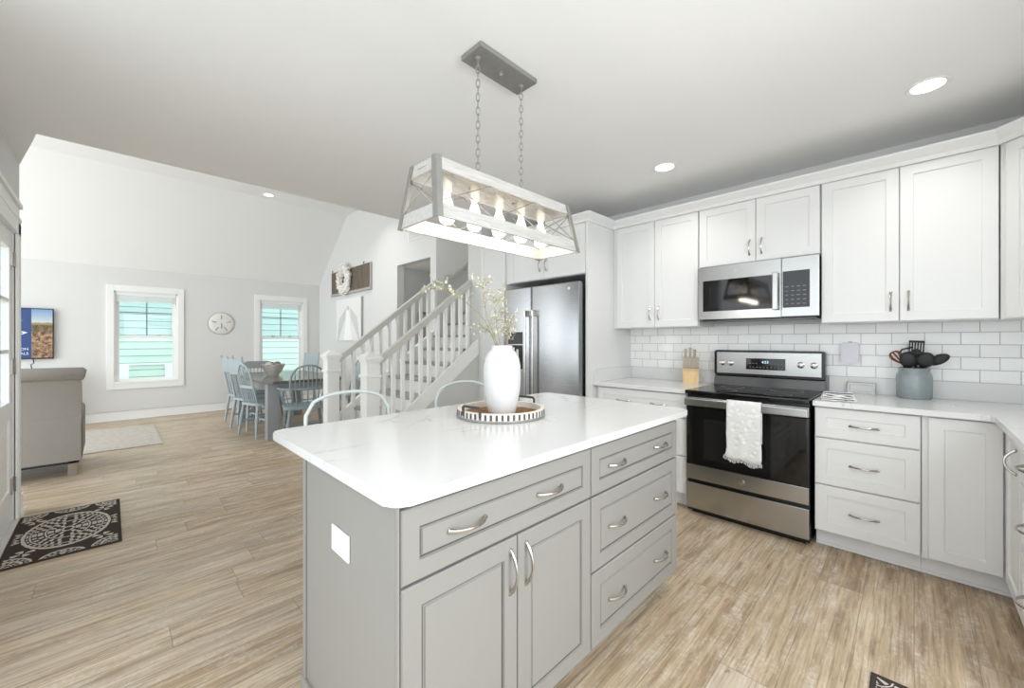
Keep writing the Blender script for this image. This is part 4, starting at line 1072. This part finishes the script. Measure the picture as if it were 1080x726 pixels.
# ================================================================== RECLINER
rc = thing('recliner', 'grey upholstered recliner seen from behind', 'armchair', (-.62, 5.62, 0))
hw = .43
m = MB(); prof = [(.03, .14), (-.03, .50), (-.10, .84), (-.155, .95), (-.16, 1.00), (-.13, 1.03), (-.07, 1.03), (-.02, .99), (.05, .80), (.16, .45), (.16, .14)]
m.prism(prof, -hw, hw, 'x'); bmesh.ops.bevel(m.bm, geom=m.bm.edges[:], offset=.014, segments=2, affect='EDGES')
m.build('backrest', M['fabric'], rc, True, 60)
m = MB().tube([(-hw-.03, -.135, .975), (-hw-.015, -.135, .978), (0, -.14, .982), (hw+.015, -.135, .978), (hw+.03, -.135, .975)], [.035, .058, .06, .058, .035], 16); m.build('head_roll', M['fabric'], rc, True, 60)
MB().prism([(.01, .145), (-.045, .56), (-.035, .575), (.04, .57), (.06, .145)], -hw+.005, hw-.005, 'x').build('lower_back', M['fabric'], rc)
for sx in (-1, 1):
    m = MB().box(sx*hw-(.17 if sx > 0 else 0), .02, .13, sx*hw+(0 if sx > 0 else .17), .82, .62, .05, 4)
    m.build('arm', M['fabric'], rc, True, 60)
MB().box(-.26, .12, .14, .26, .84, .46, .05, 4).build('seat', M['fabric'], rc, True, 60)
for sx in (-1, 1):
    for y in (.06, .76): MB().box(sx*(hw-.06)-.03, y-.03, 0, sx*(hw-.06)+.03, y+.03, .15, .004).build('leg', M['foot'], rc)
MB().box(-hw+.02, .03, .12, hw-.02, .80, .15).build('base_frame', M['rubber'], rc)

# ================================================================== RUGS
def rug(name, lab, hx, hy, loc, m_, th=.008):
    t = MB().box(-hx, -hy, 0, hx, hy, th, .003).build(name, m_)
    t.location = loc; tag(t, lab, 'rug'); return t
rug('door_mat', 'dark brown and cream patterned mat inside the glazed door', .255, .48, (-.20, 4.06, .001), M['rug'])
rug('kitchen_mat', 'dark and cream patterned mat at the bottom edge of picture', .46, .235, (1.612, -.118, .001), M['mat2'])
rug('living_rug', 'pale beige rug on the floor below the left window', .93, .80, (-.46, 7.42, .001), M['paleRug'])

# ================================================================== DINING SET
DX0, DX1, DY0, DY1 = 1.375, 2.42, 5.80, 7.75
dt = thing('dining_table', 'grey dining table with dark top and thick square legs', 'table', ((DX0+DX1)/2, (DY0+DY1)/2, 0))
a, b = (DX1-DX0)/2, (DY1-DY0)/2
q = .10
MB().prism([(-a+q, -b), (a-q, -b), (a, -b+q), (a, b-q), (a-q, b), (-a+q, b), (-a, b-q), (-a, -b+q)], .728, .762).build('tabletop', M['tabletop'], dt)
MB().box(-a+.09, -b+.10, .63, a-.09, -b+.125, .728).box(-a+.09, b-.125, .63, a-.09, b-.1, .728).box(-a+.09, -b+.125, .63, -a+.115, b-.125, .728).box(a-.115, -b+.125, .63, a-.09, b-.125, .728).build('apron', M['tableleg'], dt)
for sx in (-1, 1):
    for sy in (-1, 1):
        cx, cy = sx*(a-.125), sy*(b-.14); MB().box(cx-.068, cy-.068, 0, cx+.068, cy+.068, .728, .004).build('leg', M['tableleg'], dt)
def legs(t, m_, w=.17, d_=.17, sp=.045, top=.43):
    for sx in (-1, 1):
        for sy in (-1, 1):
            MB().tube([(sx*w, sy*d_, top), (sx*(w+sp*.5), sy*(d_+sp*.5), top*.55), (sx*(w+sp), sy*(d_+sp), 0)], [.017, .022, .013], 10).build('leg', m_, t, True)
    k = .5
    for sx in (-1, 1): MB().tube([(sx*(w+sp*k), -d_-sp*k, .20), (sx*(w+sp*k), 0, .20), (sx*(w+sp*k), d_+sp*k, .20)], [.009, .014, .009], 8).build('stretcher', m_, t, True)
    MB().tube([(-w-sp*k, 0, .20), (0, 0, .20), (w+sp*k, 0, .20)], [.009, .014, .009], 8).build('stretcher', m_, t, True)
def seat(t, m_, w=.215, d_=.21):
    MB().prism(rrect(-w, -d_, w, d_, .09), .425, .458).build('seat', m_, t, True, 30)
def hoop_chair(m_):   # faces -Y (back at +Y)
    t = thing('dining_chair', '', 'chair'); legs(t, m_); seat(t, m_)
    f = lambda u: (-.19*math.cos(PI*u)*(1 if True else 1)*(.82+.18*math.sin(PI*u)), .17+.11*math.sin(PI*u)**.6, .455+.52*math.sin(PI*u)**.62)
    MB().tube(arc(23, f), .012, 8).build('hoop', m_, t, True)
    for k in range(6):
        x = -.125+.05*k; z = .455+.52*max(.05, 1-(x/.19)**2)**.32
        MB().tube([(x*.9, .175, .455), (x*.95, .215, .66), (x, .17+.11*((z-.455)/.52)**1.0, z)], [.006, .0095, .005], 6).build('spindle', m_, t, True)
    MB().box(-.15, .205, .65, .15, .228, .69, .004).build('back_band', m_, t)
    return t
def panel_chair(m_):
    t = thing('dining_chair', '', 'chair'); legs(t, m_); seat(t, m_)
    for sx in (-1, 1): MB().tube([(sx*.175, .17, .45), (sx*.185, .225, .75), (sx*.19, .275, 1.06)], [.015, .014, .011], 8).build('back_post', m_, t, True)
    MB().box(-.18, -.008, 0, .18, .008, .22, .004).xf(T(0, .235, .80) @ RX(-9)).build('back_panel', m_, t)
    for k in range(5):
        x = -.12+.06*k; MB().tube([(x, .175, .455), (x, .237, .81)], .007, 6).build('spindle', m_, t, True)
    return t
def arm_chair(m_, bow):
    t = thing('dining_armchair', '', 'chair'); legs(t, m_, .19, .18); seat(t, m_, .25, .23)
    f = lambda u: (-.29*math.cos(PI*u), -.17+.42*math.sin(PI*u)**.75, .665+.012*math.sin(PI*u))
    MB().tube(arc(25, f), .019, 8, flat=.7).build('arm_bow', m_, t, True)
    for k in range(13):
        u = .03+.94*k/12; p = f(u); MB().tube([(p[0]*.8, -.12+(p[1]+.12)*.86, .455), ((p[0]*.9), p[1]*.95, .56), p], [.006, .010, .006], 6).build('spindle', m_, t, True)
    if bow:
        h = lambda u: (-.215*math.cos(PI*u)*(.9+.1*math.sin(PI*u)), .215+.10*math.sin(PI*u)**.7, .67+.31*math.sin(PI*u)**.6)
        MB().tube(arc(21, h), .013, 8).build('back_hoop', m_, t, True)
        for k in range(7):
            x = -.15+.05*k; z = .67+.31*max(.05, 1-(x/.215)**2)**.3; MB().tube([(x*.95, .24, .67), (x, .225+.08*((z-.67)/.31), z)], .0065, 6).build('back_spindle', m_, t, True)
    else:
        MB().prism([(-.26, 0), (.26, 0), (.25, .09), (.15, .125), (-.15, .125), (-.25, .09)], -.012, .012, 'y').xf(T(0, .255, .80)).build('crest_rail', m_, t)
        for k in range(9):
            x = -.22+.055*k; MB().tube([(x, .245, .67), (x, .255, .81)], [.007, .007], 6).build('back_spindle', m_, t, True)
    return t
def place(t, x, y, rz, lab):
    t.location = (x, y, 0); t.rotation_euler = (0, 0, math.radians(rz)); t['label'] = lab; t['group'] = 'chairs around the dining table'
hc = hoop_chair(M['bluechair']); place(hc, 1.50, 6.34, 105, 'pale blue hoop back dining chair nearest on the left side')
pc = panel_chair(M['bluechair']); place(pc, 1.52, 6.95, 106, 'pale blue panel back dining chair in middle of left side')
dup(pc, (1.54, 7.53, 0), 102, 'pale blue panel back chair furthest along left side of table')
dup(pc, (2.50, 8.12, 0), -71, 'pale blue panel back chair showing above far right of table')
dup(hc, (2.56, 6.30, 0), -90, 'pale blue hoop back chair on right side of table, behind newel post')
ac = arm_chair(M['tealchair'], True); place(ac, 1.80, 5.62, 170, 'grey teal hoop back armchair at the near table end')
ac2 = arm_chair(M['greychair'], False); place(ac2, 1.88, 8.02, 4, 'grey low back armchair at the far table end by window')
bw = thing('decor_bowl', 'grey stone bowl of decorative balls on dining table', 'bowl', (1.745, 6.86, .762))
MB().lathe([(0, 0), (.075, 0), (.075, .012), (.118, .065), (.150, .14), (.160, .165), (.149, .162), (.11, .07), (.06, .025), (0, .02)], seg=36).build('bowl', M['shell'], bw, True)
m = MB(); m.tube([(.155*math.cos(k*PI/18), .155*math.sin(k*PI/18), .163+.008*math.sin(k*1.4)) for k in range(36)], .007, 6, True); m.build('rim', M['shell'], bw, True)
for i, (x, y, z, r_, mm, lb) in enumerate(((-.06, -.02, .15, .055, 'orb2', 'pale woven ball at left in the stone bowl'), (.045, -.04, .155, .058, 'orb', 'brown grey ball at right in the stone bowl'), (-.01, .06, .15, .055, 'orb', 'dark ball at back of the stone bowl'), (.09, .05, .14, .045, 'orb2', 'small pale ball at right back of the stone bowl'))):
    o = MB().ico((0, 0, 0), r_, 3).build('decor_ball', M[mm], None, True); o.location = (1.745+x, 6.86+y, .762+z); tag(o, lb, 'ball', 'balls in the bowl')
